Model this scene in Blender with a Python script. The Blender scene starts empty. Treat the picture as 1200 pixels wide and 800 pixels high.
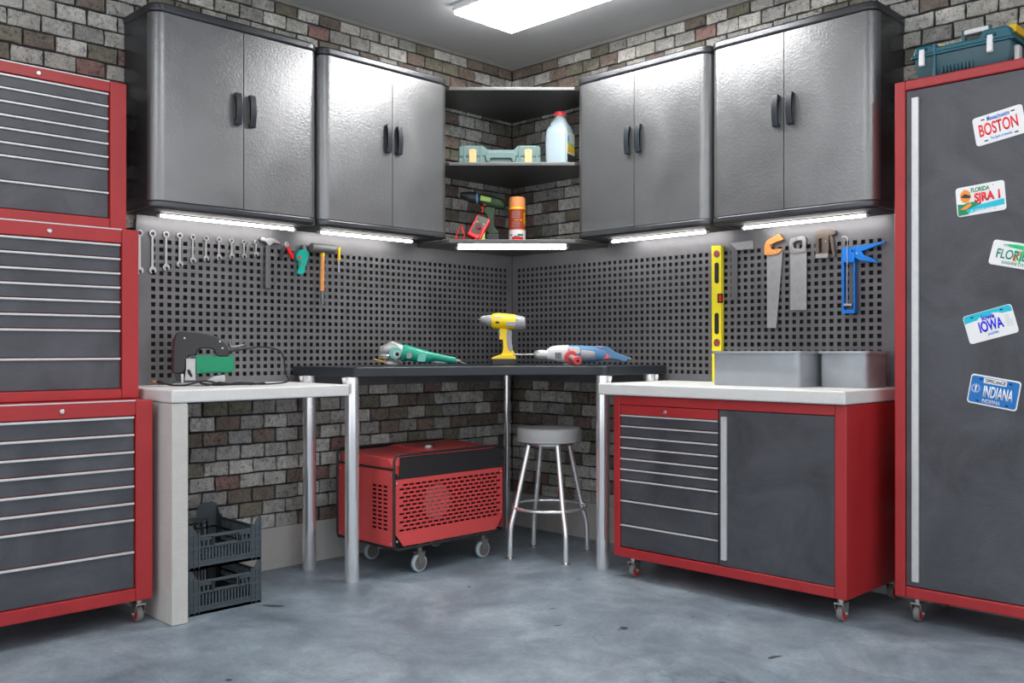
import bpy, bmesh, math, random
from mathutils import Vector, Matrix
random.seed(7)
scene = bpy.context.scene
COL = scene.collection
PI = math.pi
# ---------------------------------------------------------------- camera model (1200 x 800 frame, metres)
F, HC, D = 1100.0, 1.1, 5.903
S2 = math.sqrt(2.0); C2 = D*S2; CC = D/S2
HOR = 409.0
def LW(px, py, d):                      # point on the vertical plane d in front of the left wall -> (world y, z)
    u = (px-600)/F; Y = (u*(C2-d)-d)/(1-u); dep = D-(d-Y)/S2
    return Y, HC+(HOR-py)*dep/F
def RW(px, py, d):                      # same for the right wall -> (world x, z)
    u = (px-600)/F; X = (u*(C2-d)+d)/(1+u); dep = D-(X+d)/S2
    return X, HC+(HOR-py)*dep/F
def PD(px, dep):                        # column and depth -> world x, y
    r = (px-600)*dep/F; a = (dep-D)*S2; b = r*S2
    return (b-a)/2, (b+a)/2

cam = bpy.data.cameras.new('camera'); camo = bpy.data.objects.new('camera', cam); COL.objects.link(camo)
camo.location = (CC, -CC, HC); camo.rotation_euler = (PI/2, 0, PI/4)
cam.lens = 36*F/1200; cam.sensor_width = 36; cam.shift_y = (HOR-400)/1200; cam.clip_start = .05
scene.camera = camo
scene.view_settings.view_transform = 'Standard'; scene.view_settings.look = 'None'
scene.view_settings.gamma = 1; scene.view_settings.use_curve_mapping = False
scene.view_settings.exposure = 0.0
wd = bpy.data.worlds.new('ambient_fill'); scene.world = wd; wd.use_nodes = True  # even ambient fill, added through the open unseen sides of the room
wd.node_tree.nodes['Background'].inputs[0].default_value = (.93, .965, 1, 1); wd.node_tree.nodes['Background'].inputs[1].default_value = 1.3

# ---------------------------------------------------------------- materials
def srgb(r, g, b):
    f = lambda c: (c/255/12.92) if c/255 <= .04045 else ((c/255+.055)/1.055)**2.4
    return (f(r), f(g), f(b), 1)
class NT:
    def __init__(s, name):
        s.m = bpy.data.materials.new(name); s.m.use_nodes = True; s.t = s.m.node_tree
        s.b = s.t.nodes['Principled BSDF']; s._c = None
    def n(s, typ, **kw):
        nd = s.t.nodes.new(typ)
        for k, v in kw.items():
            if k in nd.inputs.keys(): nd.inputs[k].default_value = v
            else: setattr(nd, k, v)
        return nd
    def l(s, a, b): s.t.links.new(a, b)
    def co(s):
        if not s._c: s._c = s.n('ShaderNodeTexCoord').outputs['Object']
        return s._c
    def noise(s, scale, detail=4, rough=.55, dist=0):
        nd = s.n('ShaderNodeTexNoise', Scale=scale, Detail=detail, Roughness=rough, Distortion=dist); s.l(s.co(), nd.inputs['Vector']); return nd.outputs['Fac']
    def ramp(s, fac, stops, const=False):
        nd = s.n('ShaderNodeValToRGB'); cr = nd.color_ramp
        if const: cr.interpolation = 'CONSTANT'
        while len(cr.elements) < len(stops): cr.elements.new(.5)
        for e, (p, c) in zip(cr.elements, stops):
            e.position = p; e.color = c if len(c) == 4 else (*c, 1)
        s.l(fac, nd.inputs['Fac']); return nd.outputs['Color']
    def mix(s, a, b, fac, mode='MIX'):
        nd = s.n('ShaderNodeMix', data_type='RGBA', blend_type=mode)
        for v, i in ((fac, 0), (a, 6), (b, 7)):
            if hasattr(v, 'links'): s.l(v, nd.inputs[i])
            else: nd.inputs[i].default_value = v
        return nd.outputs[2]
    def bump(s, h, strength, dist=.002):
        nd = s.n('ShaderNodeBump', Strength=strength, Distance=dist); s.l(h, nd.inputs['Height'])
        s.l(nd.outputs['Normal'], s.b.inputs['Normal']); return nd
def mat(name, col, rough=.5, metal=0, mott=0, mscale=6, bump=0, bscale=150, coat=0, bdist=.002, spec=.5):
    t = NT(name); c = col if len(col) == 4 else (*col, 1)
    t.b.inputs['Base Color'].default_value = c
    t.b.inputs['Roughness'].default_value = rough; t.b.inputs['Metallic'].default_value = metal
    t.b.inputs['Coat Weight'].default_value = coat; t.b.inputs['Coat Roughness'].default_value = .15
    t.b.inputs['Specular IOR Level'].default_value = spec
    if mott:
        lo = tuple(v*(1-mott) for v in c[:3]); hi = tuple(min(1, v*(1+mott)) for v in c[:3])
        r = t.ramp(t.noise(mscale, 6, .65, .4), [(.3, lo), (.7, hi)])
        t.l(r, t.b.inputs['Base Color'])
    if bump: t.bump(t.noise(bscale, 3, .6), bump, bdist)
    return t.m
def emis(name, col, st):
    t = NT(name); t.b.inputs['Base Color'].default_value = (.8, .8, .8, 1)
    t.b.inputs['Emission Color'].default_value = (*col, 1); t.b.inputs['Emission Strength'].default_value = st
    return t.m
M = {}
def brick_mat():
    t = NT('brick'); g = t.n('ShaderNodeNewGeometry').outputs['Random Per Island']
    base = t.ramp(g, [(0, srgb(204,203,198)), (.17, srgb(230,228,221)), (.34, srgb(176,175,170)), (.46, srgb(150,134,124)),
                      (.56, srgb(204,202,194)), (.66, srgb(142,138,122)), (.74, srgb(160,128,122)), (.80, srgb(184,182,178)), (.90, srgb(136,125,114))], True)
    n1 = t.noise(26, 8, .75, .6); n2 = t.noise(48, 8, .78, 1.6); n3 = t.noise(9, 3, .5)
    a = t.ramp(n1, [(.34, (.60,.60,.60)), (.62, (1.1,1.1,1.1))])
    b = t.ramp(n2, [(.40, (.08,.075,.07)), (.46, (1,1,1))])
    c = t.mix(base, a, 1, 'MULTIPLY'); c = t.mix(c, b, .8, 'MULTIPLY')
    d = t.ramp(n3, [(.3, (.8,.79,.78)), (.7, (1.05,1.05,1.05))]); c = t.mix(c, d, 1, 'MULTIPLY')
    t.l(c, t.b.inputs['Base Color']); t.b.inputs['Roughness'].default_value = .85
    t.bump(n2, .9, .006); return t.m
def floor_mat():
    t = NT('floor_concrete')
    n1 = t.noise(1.7, 10, .68, .5); n2 = t.noise(4.5, 12, .74, .6); n3 = t.noise(60, 4, .6)
    c = t.ramp(n1, [(.3, srgb(100,113,124)), (.5, srgb(130,143,154)), (.72, srgb(164,174,183))])
    b = t.ramp(n2, [(.34, (.66,.67,.68)), (.62, (1.12,1.12,1.12))]); c = t.mix(c, b, .9, 'MULTIPLY')
    f = t.ramp(n3, [(.3, (.88,.88,.88)), (.7, (1.06,1.06,1.06))]); c = t.mix(c, f, 1, 'MULTIPLY')
    # crack and scrape lines
    dv = t.n('ShaderNodeTexNoise', Scale=1.6, Detail=5, Roughness=.6); t.l(t.co(), dv.inputs['Vector'])
    mx = t.n('ShaderNodeMix', data_type='VECTOR'); mx.inputs[0].default_value = .22
    t.l(t.co(), mx.inputs[4]); t.l(dv.outputs['Color'], mx.inputs[5])
    for sc, w, k in ((1.1, .0035, .35), (2.3, .004, .2)):
        v = t.n('ShaderNodeTexVoronoi', feature='DISTANCE_TO_EDGE', Scale=sc); t.l(mx.outputs[1], v.inputs['Vector'])
        msk = t.ramp(v.outputs['Distance'], [(0, (1,1,1)), (w, (0,0,0))])
        gate = t.ramp(t.noise(2.3, 3), [(.48, (0,0,0)), (.56, (1,1,1))])
        mm = t.mix(msk, gate, 1, 'MULTIPLY')
        mk = t.mix((0,0,0,1), mm, k)
        c = t.mix(c, srgb(60,66,72), mk)
    for ang, scl, kk in ((.5, (1.2, 70, 1), .3), (-.9, (1.0, 90, 1), .28), (1.9, (.8, 80, 1), .25)):
        mp = t.n('ShaderNodeMapping'); mp.inputs['Rotation'].default_value = (0, 0, ang); mp.inputs['Scale'].default_value = scl
        t.l(mx.outputs[1], mp.inputs['Vector'])
        sn = t.n('ShaderNodeTexNoise', Scale=1.0, Detail=3, Roughness=.5); t.l(mp.outputs['Vector'], sn.inputs['Vector'])
        sm_ = t.ramp(sn.outputs['Fac'], [(.67, (0,0,0)), (.72, (1,1,1))]); mk = t.mix((0,0,0,1), sm_, kk); c = t.mix(c, srgb(70,80,90), mk)
    sp = t.ramp(t.noise(7.5, 2, .4, .5), [(.245, (1,1,1)), (.26, (0,0,0))])
    c = t.mix(c, srgb(58,62,68), sp)
    t.l(c, t.b.inputs['Base Color'])
    r = t.ramp(n2, [(.3, (.36,.36,.36)), (.7, (.58,.58,.58))]); t.l(r, t.b.inputs['Roughness'])
    t.bump(n2, .25, .006); return t.m
def steel_paint(name, lo, hi, rough, metal, bscale, bstr, scuff=.12):
    t = NT(name); n = t.noise(3.2, 8, .65, .8)
    c = t.ramp(n, [(.3, lo), (.7, hi)])
    s = t.n('ShaderNodeTexNoise', Scale=14, Detail=10, Roughness=.85, Distortion=2.5); t.l(t.co(), s.inputs['Vector'])
    sc = t.ramp(s.outputs['Fac'], [(.6, (0,0,0)), (.75, (1,1,1))])
    k = t.mix((0,0,0,1), sc, scuff)
    c = t.mix(c, tuple(min(1, v*2.6) for v in hi[:3])+(1,), k)
    t.l(c, t.b.inputs['Base Color']); t.b.inputs['Metallic'].default_value = metal
    r = t.ramp(n, [(.3, (rough-.05,)*3), (.7, (rough+.07,)*3)]); t.l(r, t.b.inputs['Roughness'])
    t.bump(t.noise(bscale, 3, .55), bstr, .002); return t.m
def level_ramp(name, axis, stops):
    t = NT(name); s = t.n('ShaderNodeSeparateXYZ'); t.l(t.co(), s.inputs[0])
    t.l(t.ramp(s.outputs[axis], stops), t.b.inputs['Base Color']); t.b.inputs['Roughness'].default_value = .3; return t.m
M['brick'] = brick_mat(); M['floor'] = floor_mat()
M['mortar'] = mat('mortar', srgb(52,53,56), .9, 0, .25, 20, .6, 120)
M['plinth'] = mat('plinth_concrete', srgb(176,174,172), .8, 0, .1, 5, .4, 120)
M['ceil'] = mat('ceiling_paint', srgb(196,197,198), .8, 0, .03, 2)
M['trim'] = mat('trim_paint', srgb(140,138,134), .6)
M['plaster'] = mat('plaster', srgb(120,118,116), .85, 0, .06, 3)
M['cab'] = steel_paint('hammered_grey_steel', srgb(126,127,129), srgb(136,137,139), .33, .8, 115, .55, .02)
M['cabdark'] = steel_paint('dark_gloss_steel', srgb(72,74,78), srgb(90,92,96), .3, .7, 100, .5, .04)
M['under'] = mat('matt_anti_glare', srgb(44,45,47), .75)
M['shelf'] = steel_paint('shelf_steel', srgb(84,84,84), srgb(100,100,100), .36, .5, 120, .2, .04)
M['peg'] = steel_paint('pegboard_steel', srgb(106,106,109), srgb(124,124,127), .40, .4, 60, .25, .05)
M['hole_shade'] = mat('hole_shade_sheet', srgb(50,45,43), .8, 0, .35, 14)
M['red'] = steel_paint('red_paint', srgb(158,34,39), srgb(176,46,50), .38, 0, 90, .15, .05)
M['drawer'] = steel_paint('charcoal_paint', srgb(58,59,65), srgb(88,89,96), .38, .2, 130, .35, .2)
M['alu'] = mat('aluminium_strip', srgb(205,207,208), .35, .3, .06, 30, .15, 200)
M['white_slab'] = mat('white_stone', srgb(214,214,213), .55, 0, .04, 10, .5, 28, bdist=.006)
M['slab_leg'] = mat('rough_white_stone', srgb(196,194,190), .7, 0, .05, 12, .55, 90, bdist=.004)
M['black_top'] = mat('dark_blue_laminate', srgb(34,41,49), .34, 0, .12, 8, .1, 200)
M['chrome'] = mat('chrome', (.93,.93,.94), .17, .78)
M['satin'] = mat('satin_steel', (.62,.62,.62), .32, 1)
M['castermetal'] = mat('caster_metal', (.55,.54,.52), .35, .9)
M['wheel'] = mat('grey_rubber', srgb(120,120,120), .55)
M['redrub'] = mat('red_hub', srgb(205,40,38), .5)
M['genred'] = mat('generator_red', srgb(214,78,78), .45, 0, .05, 6, .1, 200)
M['genblack'] = mat('generator_black', srgb(40,40,42), .45, 0, .05, 8)
M['dark'] = mat('near_black', srgb(20,20,22), .6)
M['tyre'] = mat('pale_tyre', srgb(178,192,198), .5)
M['disc'] = mat('wheel_disc', srgb(120,118,116), .5, .3)
M['vinyl'] = mat('grey_vinyl', srgb(170,171,172), .38, 0, .03, 6)
M['crate'] = mat('grey_crate_plastic', srgb(72,82,88), .45, 0, .04, 8)
M['bin'] = mat('grey_bin_plastic', srgb(160,166,172), .22, .25, .04, 12, .05, 200)
M['yellow'] = mat('yellow_plastic', srgb(244,206,20), .35)
M['levelyellow'] = mat('level_yellow', srgb(238,222,40), .4)
M['teal'] = mat('teal_green_plastic', srgb(0,150,124), .3)
M['jade'] = mat('jade_plastic', srgb(10,178,160), .4)
M['green'] = mat('bright_green_metal', srgb(0,142,98), .4)
M['pale_teal'] = mat('faded_teal', srgb(110,190,175), .4)
M['castalu'] = mat('cast_aluminium', srgb(185,186,186), .3, .7, .1, 40, .3, 90)
M['blackplastic'] = mat('black_plastic', srgb(48,48,50), .38)
M['darkred'] = mat('dark_red_plastic', srgb(60,14,14), .4)
M['orange'] = mat('orange_plastic', srgb(225,90,20), .4)
M['greyplastic'] = mat('grey_plastic', srgb(150,150,152), .35)
M['ltgrey'] = mat('light_grey_plastic', srgb(205,208,208), .35)
M['blue'] = mat('tool_blue', srgb(78,124,164), .35)
M['coral'] = mat('coral_plastic', srgb(226,86,88), .4)
M['brightblue'] = mat('bright_blue_metal', srgb(20,130,230), .35, .1)
M['wood'] = mat('orange_wood', srgb(222,150,82), .45, 0, .12, 30)
M['saw'] = mat('saw_steel', srgb(176,177,178), .38, .55, .10, 30)
M['grey_steel'] = mat('dull_grey_steel', srgb(118,120,122), .38, .7)
M['bronze'] = mat('bronze_steel', srgb(120,108,100), .35, .7)
M['mallet'] = mat('mallet_rubber', srgb(96,97,98), .4)
M['case'] = mat('pale_teal_case', srgb(88,114,112), .42)
M['latch'] = mat('tan_latch', srgb(206,164,116), .45)
M['jug'] = mat('milky_plastic', srgb(152,168,176), .35)
M['redcap'] = mat('red_cap', srgb(226,70,76), .4)
M['dkgreen'] = mat('dark_green_plastic', srgb(42,66,38), .4)
M['limegreen'] = mat('lime_label', srgb(176,206,110), .5)
M['ltblue'] = mat('light_blue_ring', srgb(110,160,215), .4)
M['redplastic'] = mat('bright_red_plastic', srgb(228,24,28), .35)
M['spraycap'] = mat('orange_cap', srgb(228,146,86), .4)
M['canred'] = mat('can_brick_red', srgb(156,58,30), .35, .1)
M['canwhite'] = mat('can_white', srgb(205,203,200), .4)
M['canyel'] = mat('can_yellow', srgb(235,190,20), .4)
M['petrol'] = mat('petrol_plastic', srgb(16,92,108), .35)
M['petroldk'] = mat('dull_petrol_plastic', srgb(58,92,102), .35)
M['white'] = mat('white_enamel', srgb(238,238,240), .35)
M['plblue'] = mat('plate_blue', srgb(12,112,190), .4)
M['ink_blue'] = mat('ink_blue', srgb(60,120,215), .5)
M['ink_royal'] = mat('ink_royal_blue', srgb(16,10,220), .5)
M['ink_red'] = mat('ink_red', srgb(236,36,46), .5)
M['ink_green'] = mat('ink_green', srgb(10,140,90), .5)
M['ink_teal'] = mat('ink_teal', srgb(20,140,110), .5)
M['ink_dark'] = mat('ink_dark', srgb(50,50,52), .5)
M['ink_orange'] = mat('ink_orange', srgb(248,150,50), .5)
M['ink_cyan'] = mat('ink_cyan', srgb(10,190,215), .5)
M['ink_mint'] = mat('ink_mint', srgb(70,225,150), .5)
M['pale_ink'] = mat('pale_grey_ink', srgb(205,214,210), .5)
M['sky'] = level_ramp('plate_sky', 2, [(.0, srgb(235,250,252)), (1, srgb(235,250,252))])
M['lamp'] = emis('lamp_diffuser', (1, .985, .96), 26)
M['fill_lamp'] = emis('fill_lamp_diffuser', (1, .99, .98), 8)
M['led'] = emis('led_tube', (1, .96, .93), 26)
M['glass_vial'] = mat('vial', srgb(70,70,72), .2)

# ---------------------------------------------------------------- mesh helpers
def nb(): return bmesh.new()
def box(bm, x0, x1, y0, y1, z0, z1, R=None):
    r = bmesh.ops.create_cube(bm, size=1.0)['verts']
    c = Vector(((x0+x1)/2, (y0+y1)/2, (z0+z1)/2)); s = Vector((abs(x1-x0), abs(y1-y0), abs(z1-z0)))
    for v in r:
        v.co = Vector((v.co.x*s.x, v.co.y*s.y, v.co.z*s.z))
        if R: v.co = R @ v.co
        v.co += c
    return r
def qbox(vs, fs, x0, x1, y0, y1, z0, z1):
    i = len(vs)
    vs += [(x0,y0,z0),(x1,y0,z0),(x1,y1,z0),(x0,y1,z0),(x0,y0,z1),(x1,y0,z1),(x1,y1,z1),(x0,y1,z1)]
    for f in ((0,3,2,1),(4,5,6,7),(0,1,5,4),(1,2,6,5),(2,3,7,6),(3,0,4,7)): fs.append(tuple(i+k for k in f))
def prism(bm, pts, a0, a1, axis='y', hole=None):
    # pts: outline (u, v); axis y: (u, a, v); axis z: (u, v, a); axis x: (a, u, v)
    f = {'y': lambda p, a: (p[0], a, p[1]), 'z': lambda p, a: (p[0], p[1], a), 'x': lambda p, a: (a, p[0], p[1])}[axis]
    A = [bm.verts.new(f(p, a0)) for p in pts]; B = [bm.verts.new(f(p, a1)) for p in pts]; n = len(pts)
    for i in range(n): bm.faces.new((A[i], A[(i+1) % n], B[(i+1) % n], B[i]))
    if hole:
        C = [bm.verts.new(f(p, a0)) for p in hole]; E = [bm.verts.new(f(p, a1)) for p in hole]; m = len(hole)
        for i in range(m): bm.faces.new((C[i], C[(i+1) % m], E[(i+1) % m], E[i]))
        for P, Q in ((A, C), (B, E)):
            ed = [bm.edges.get((P[i], P[(i+1) % n])) for i in range(n)] + [bm.edges.get((Q[i], Q[(i+1) % m])) for i in range(m)]
            bmesh.ops.triangle_fill(bm, use_beauty=True, edges=ed)
    else:
        bm.faces.new(A); bm.faces.new(B[::-1])
def tube(bm, path, r, n=12, closed=False, rr=None):
    P = [Vector(p) for p in path]; rings = []; N = len(P)
    up = None
    for i, p in enumerate(P):
        if closed: t = (P[(i+1) % N]-P[i-1]).normalized()
        else: t = (P[min(i+1, N-1)]-P[max(i-1, 0)]).normalized()
        if up is None:
            up = Vector((0,0,1)) if abs(t.z) < .9 else Vector((1,0,0))
        a = (up - t*up.dot(t)).normalized(); b = t.cross(a); up = a
        R = rr[i] if rr else r
        rings.append([bm.verts.new(p + a*R*math.cos(2*PI*k/n) + b*R*math.sin(2*PI*k/n)) for k in range(n)])
    m = N if closed else N-1
    for i in range(m):
        q, s = rings[i], rings[(i+1) % N]
        for k in range(n): bm.faces.new((q[k], q[(k+1) % n], s[(k+1) % n], s[k]))
    if not closed: bm.faces.new(rings[0][::-1]); bm.faces.new(rings[-1])
def loft(bm, secs, axis='x', n=20, pw=2.0):
    # secs: (a, cu, cv, hu, hv) along axis ; x: u=y v=z ; z: u=x v=y ; y: u=x v=z
    rings = []
    for s in secs:
        a, cu, cv, hu, hv = s[:5]; p = s[5] if len(s) > 5 else pw; ring = []
        for k in range(n):
            t = 2*PI*k/n; c, q = math.cos(t), math.sin(t)
            u = cu + hu*math.copysign(abs(c)**(2/p), c); v = cv + hv*math.copysign(abs(q)**(2/p), q)
            co = {'x': (a, u, v), 'z': (u, v, a), 'y': (u, a, v)}[axis]
            ring.append(bm.verts.new(co))
        rings.append(ring)
    for A, B in zip(rings, rings[1:]):
        for k in range(n): bm.faces.new((A[k], A[(k+1) % n], B[(k+1) % n], B[k]))
    bm.faces.new(rings[0][::-1]); bm.faces.new(rings[-1])
def lathe(bm, prof, c=(0,0,0), axis='z', n=24):
    secs = []
    for r, a in prof:
        r = max(r, .0002)
        if axis == 'z': secs.append((c[2]+a, c[0], c[1], r, r))
        elif axis == 'x': secs.append((c[0]+a, c[1], c[2], r, r))
        else: secs.append((c[1]+a, c[0], c[2], r, r))
    loft(bm, secs, axis, n)
def cyl(bm, p, q, r, n=16, r2=None): tube(bm, [p, q], r, n, rr=[r, r if r2 is None else r2])
def xf(bm, vs0, Mx):
    for v in list(bm.verts)[vs0:]: v.co = Mx @ v.co
def circ(cx, cz, r, n=24, rz=None): return [(cx+r*math.cos(2*PI*k/n), cz+(rz or r)*math.sin(2*PI*k/n)) for k in range(n)]
def rrect(x0, x1, z0, z1, r, n=5):
    o = []
    for cx, cz, a in ((x1-r, z1-r, 0), (x0+r, z1-r, 90), (x0+r, z0+r, 180), (x1-r, z0+r, 270)):
        for k in range(n+1):
            t = math.radians(a+90*k/n); o.append((cx+r*math.cos(t), cz+r*math.sin(t)))
    return o
def smooth(pts, it=1):                 # Chaikin corner cutting on a closed outline
    for _ in range(it):
        o = []
        for i in range(len(pts)):
            a, b = pts[i], pts[(i+1) % len(pts)]
            o += [(a[0]*.75+b[0]*.25, a[1]*.75+b[1]*.25), (a[0]*.25+b[0]*.75, a[1]*.25+b[1]*.75)]
        pts = o
    return pts
def spline(P, n=8):                    # Catmull-Rom through 3-D points
    P = [Vector(p) for p in P]; o = []
    for i in range(len(P)-1):
        a, b, c, d = P[max(i-1, 0)], P[i], P[i+1], P[min(i+2, len(P)-1)]
        for k in range(n):
            t = k/n; o.append(.5*((2*b)+(c-a)*t+(2*a-5*b+4*c-d)*t*t+(-a+3*b-3*c+d)*t**3))
    o.append(P[-1]); return o
def fin(name, me, material, parent, bevel, seg, sm, loc, rot):
    for m in (material if isinstance(material, (list, tuple)) else [material]):
        me.materials.append(M[m] if isinstance(m, str) else m)
    o = bpy.data.objects.new(name, me); COL.objects.link(o)
    if parent: o.parent = parent
    o.location = loc; o.rotation_euler = rot
    if sm:
        for p in me.polygons: p.use_smooth = True
        me.set_sharp_from_angle(angle=math.radians(38))
    if bevel:
        b = o.modifiers.new('bevel', 'BEVEL'); b.width = bevel; b.segments = seg; b.limit_method = 'ANGLE'; b.angle_limit = math.radians(40)
        b.harden_normals = True
        for p in me.polygons: p.use_smooth = True
    return o
def obj(name, bm, material, parent=None, bevel=0, seg=2, sm=True, loc=(0,0,0), rot=(0,0,0), label=None):
    bmesh.ops.recalc_face_normals(bm, faces=bm.faces)
    me = bpy.data.meshes.new(name); bm.to_mesh(me); bm.free()
    o = fin(name, me, material, parent, bevel, seg, sm, loc, rot)
    if label: o['label'] = label
    return o
def raw(name, vs, fs, material, parent=None, loc=(0,0,0), rot=(0,0,0)):
    me = bpy.data.meshes.new(name); me.from_pydata(vs, [], fs); me.update()
    return fin(name, me, material, parent, 0, 0, False, loc, rot)
def bobj(name, dims, material, parent=None, bevel=.002, seg=2, **kw):
    bm = nb(); box(bm, *dims); return obj(name, bm, material, parent, bevel, seg, **kw)
def tag(o, label, cat, group=None):
    o['label'] = label; o['category'] = cat
    if group: o['group'] = group
    return o
def thing(name, label, cat, loc=(0,0,0), rz=0, group=None):
    o = bpy.data.objects.new(name, None); COL.objects.link(o); o.empty_display_size = .1
    o.location = loc; o.rotation_euler = (0, 0, rz)
    return tag(o, label, cat, group)
def struct(o): o['kind'] = 'structure'; return o
def copy_part(o, parent):
    c = o.copy(); COL.objects.link(c); c.parent = parent
    for ch in list(o.children): copy_part(ch, c)
    return c
def dup(root, loc, rz=None, label=None, group=None):
    c = root.copy(); COL.objects.link(c); c.location = loc
    if rz is not None: c.rotation_euler = (0, 0, rz)
    for ch in list(root.children): copy_part(ch, c)
    if label: c['label'] = label
    if group: c['group'] = group
    return c
def perforate(vs, fs, x0, x1, z0, z1, rows, y0, y1):
    # rows: list of (za, zb, [(xa, xb), ...]) holes, sorted upwards
    z = z0
    for za, zb, hs in rows:
        if za > z: qbox(vs, fs, x0, x1, y0, y1, z, za)
        x = x0
        for xa, xb in hs:
            if xa > x: qbox(vs, fs, x, xa, y0, y1, za, zb)
            x = xb
        if x < x1: qbox(vs, fs, x, x1, y0, y1, za, zb)
        z = zb
    if z < z1: qbox(vs, fs, x0, x1, y0, y1, z, z1)
def lettering(parent, text, x0, x1, z0, z1, y, material, name='lettering', ang=0, thick=.0006, shear=0, bold=0):
    cu = bpy.data.curves.new('lettering', 'FONT'); cu.body = text; cu.size = 1; cu.extrude = 0; cu.offset = bold; cu.shear = shear
    o = bpy.data.objects.new('tmp', cu); COL.objects.link(o)
    dg = bpy.context.evaluated_depsgraph_get(); me = bpy.data.meshes.new_from_object(o.evaluated_get(dg))
    bpy.data.objects.remove(o); bpy.data.curves.remove(cu)
    xs = [v.co.x for v in me.vertices]; ys = [v.co.y for v in me.vertices]
    ax, bx, ay, by = min(xs), max(xs), min(ys), max(ys)
    for v in me.vertices:
        X = x0+(v.co.x-ax)/(bx-ax)*(x1-x0); Z = z0+(v.co.y-ay)/(by-ay)*(z1-z0); v.co = (X, y, Z)
    b = nb(); b.from_mesh(me); bpy.data.meshes.remove(me)
    r = bmesh.ops.extrude_face_region(b, geom=list(b.faces))
    for v in r['geom']:
        if isinstance(v, bmesh.types.BMVert): v.co.y += thick
    return obj(name, b, material, parent, sm=False)
def patch(parent, name, pts, y, material, thick=.0006):
    b = nb(); prism(b, pts, y, y+thick); return obj(name, b, material, parent, sm=False)
# ================================================================ ROOM
L = 5.6; H = 2.86
bm = nb(); box(bm, -.15, L+.15, -L-.15, .15, -.1, 0); struct(obj('floor', bm, 'floor', sm=False))
bm = nb(); box(bm, -.15, L+.15, -L-.15, .15, H, H+.1); struct(obj('ceiling', bm, 'ceil', sm=False))
def brick_wall(name, side):
    bm = nb(); rng = random.Random(3 if side else 11)
    if side: box(bm, -.12, L, .012, .12, 0, H)
    else: box(bm, -.12, -.012, -L, .12, 0, H)
    for f in bm.faces: f.material_index = 0
    ph, pw, g = .0717, .1300, .0042
    z = .205; row = 0
    while z < H-.002:
        z1 = min(z+ph, H); s = -(.5*pw if row % 2 else 0)-rng.uniform(0, .02)
        while s < L:
            a, b = max(s, 0)+g, min(s+pw, L)-g
            if rng.random() < .1: a += .003
            if b-a > .015 and z1-z > .012:
                za, zb = z+g, z1-g
                per = []
                for t in (0, .33, .66): per.append((a+(b-a)*t, za))
                for t in (0, .5): per.append((b, za+(zb-za)*t))
                for t in (0, .33, .66): per.append((b-(b-a)*t, zb))
                for t in (0, .5): per.append((a, zb-(zb-za)*t))
                per = [(p+rng.uniform(-.0028, .0028), q+rng.uniform(-.0026, .0022)) for p, q in per]
                if a < .02: per = [(max(p, .0), q) for p, q in per]
                dep = rng.uniform(-.002, .002)
                cx, cz = (a+b)/2, (za+zb)/2
                rings = []
                for k, (d, sc) in enumerate(((-.0125, 1), (-.003+dep, 1), (dep, .955))):
                    ring = []
                    for p, q in per:
                        P, Q = cx+(p-cx)*(1-(1-sc)*.6), cz+(q-cz)*sc
                        ring.append(bm.verts.new((P, -d, Q) if side else (d, -P, Q)))
                    rings.append(ring)
                n = len(per)
                for A, B in zip(rings, rings[1:]):
                    for k in range(n):
                        f = bm.faces.new((A[k], A[(k+1) % n], B[(k+1) % n], B[k])); f.material_index = 1
                f = bm.faces.new(rings[-1]); f.material_index = 1
            s += pw
        z += ph; row += 1
    struct(obj(name, bm, ['mortar', 'brick'], sm=False))
brick_wall('wall_left', 0); brick_wall('wall_right', 1)
bm = nb(); box(bm, -.012, .006, -L, 0, 0, .207); struct(obj('baseboard_left', bm, 'plinth', sm=False))
bm = nb(); box(bm, .006, L, -.006, .012, 0, .207); struct(obj('baseboard_right', bm, 'plinth', sm=False))
bm = nb(); box(bm, -.01, .022, -L, 0, H-.020, H); struct(obj('trim_1', bm, 'trim', sm=False))
bm = nb(); box(bm, .022, L, -.022, .01, H-.020, H); struct(obj('trim_2', bm, 'trim', sm=False))

# ceiling light fixtures; all but the first are unseen, added as fill light
def fixture(x0, x1, y0, y1, label, lm='fill_lamp'):
    cx, cy = (x0+x1)/2, (y0+y1)/2
    t = thing('ceiling_light', label, 'ceiling light', (cx, cy, H), 0)
    w, d = (x1-x0)/2, (y1-y0)/2
    bm = nb(); box(bm, -w, w, -d, d, -.035, 0); obj('housing', bm, 'white', t, .003)
    bobj('diffuser', (-w+.006, w-.006, -d+.006, d-.006, -.052, -.034), lm, t, .004)
    return t
fixture(.57, 1.80, -1.00, -.575, 'glowing rectangular ceiling light near the brick corner', 'lamp')
fx2 = fixture(1.6, 3.0, -2.75, -2.2, 'long unseen light panel added as fill over the middle of the garage')
fixture(3.4, 4.8, -1.9, -1.35, 'unseen light panel added as fill toward the right side of the garage')
fixture(1.2, 1.75, -4.9, -3.5, 'unseen light panel added as fill toward the left side of the garage')
fixture(3.6, 4.9, -4.6, -4.05, 'unseen light panel added as fill behind the viewpoint')

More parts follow.
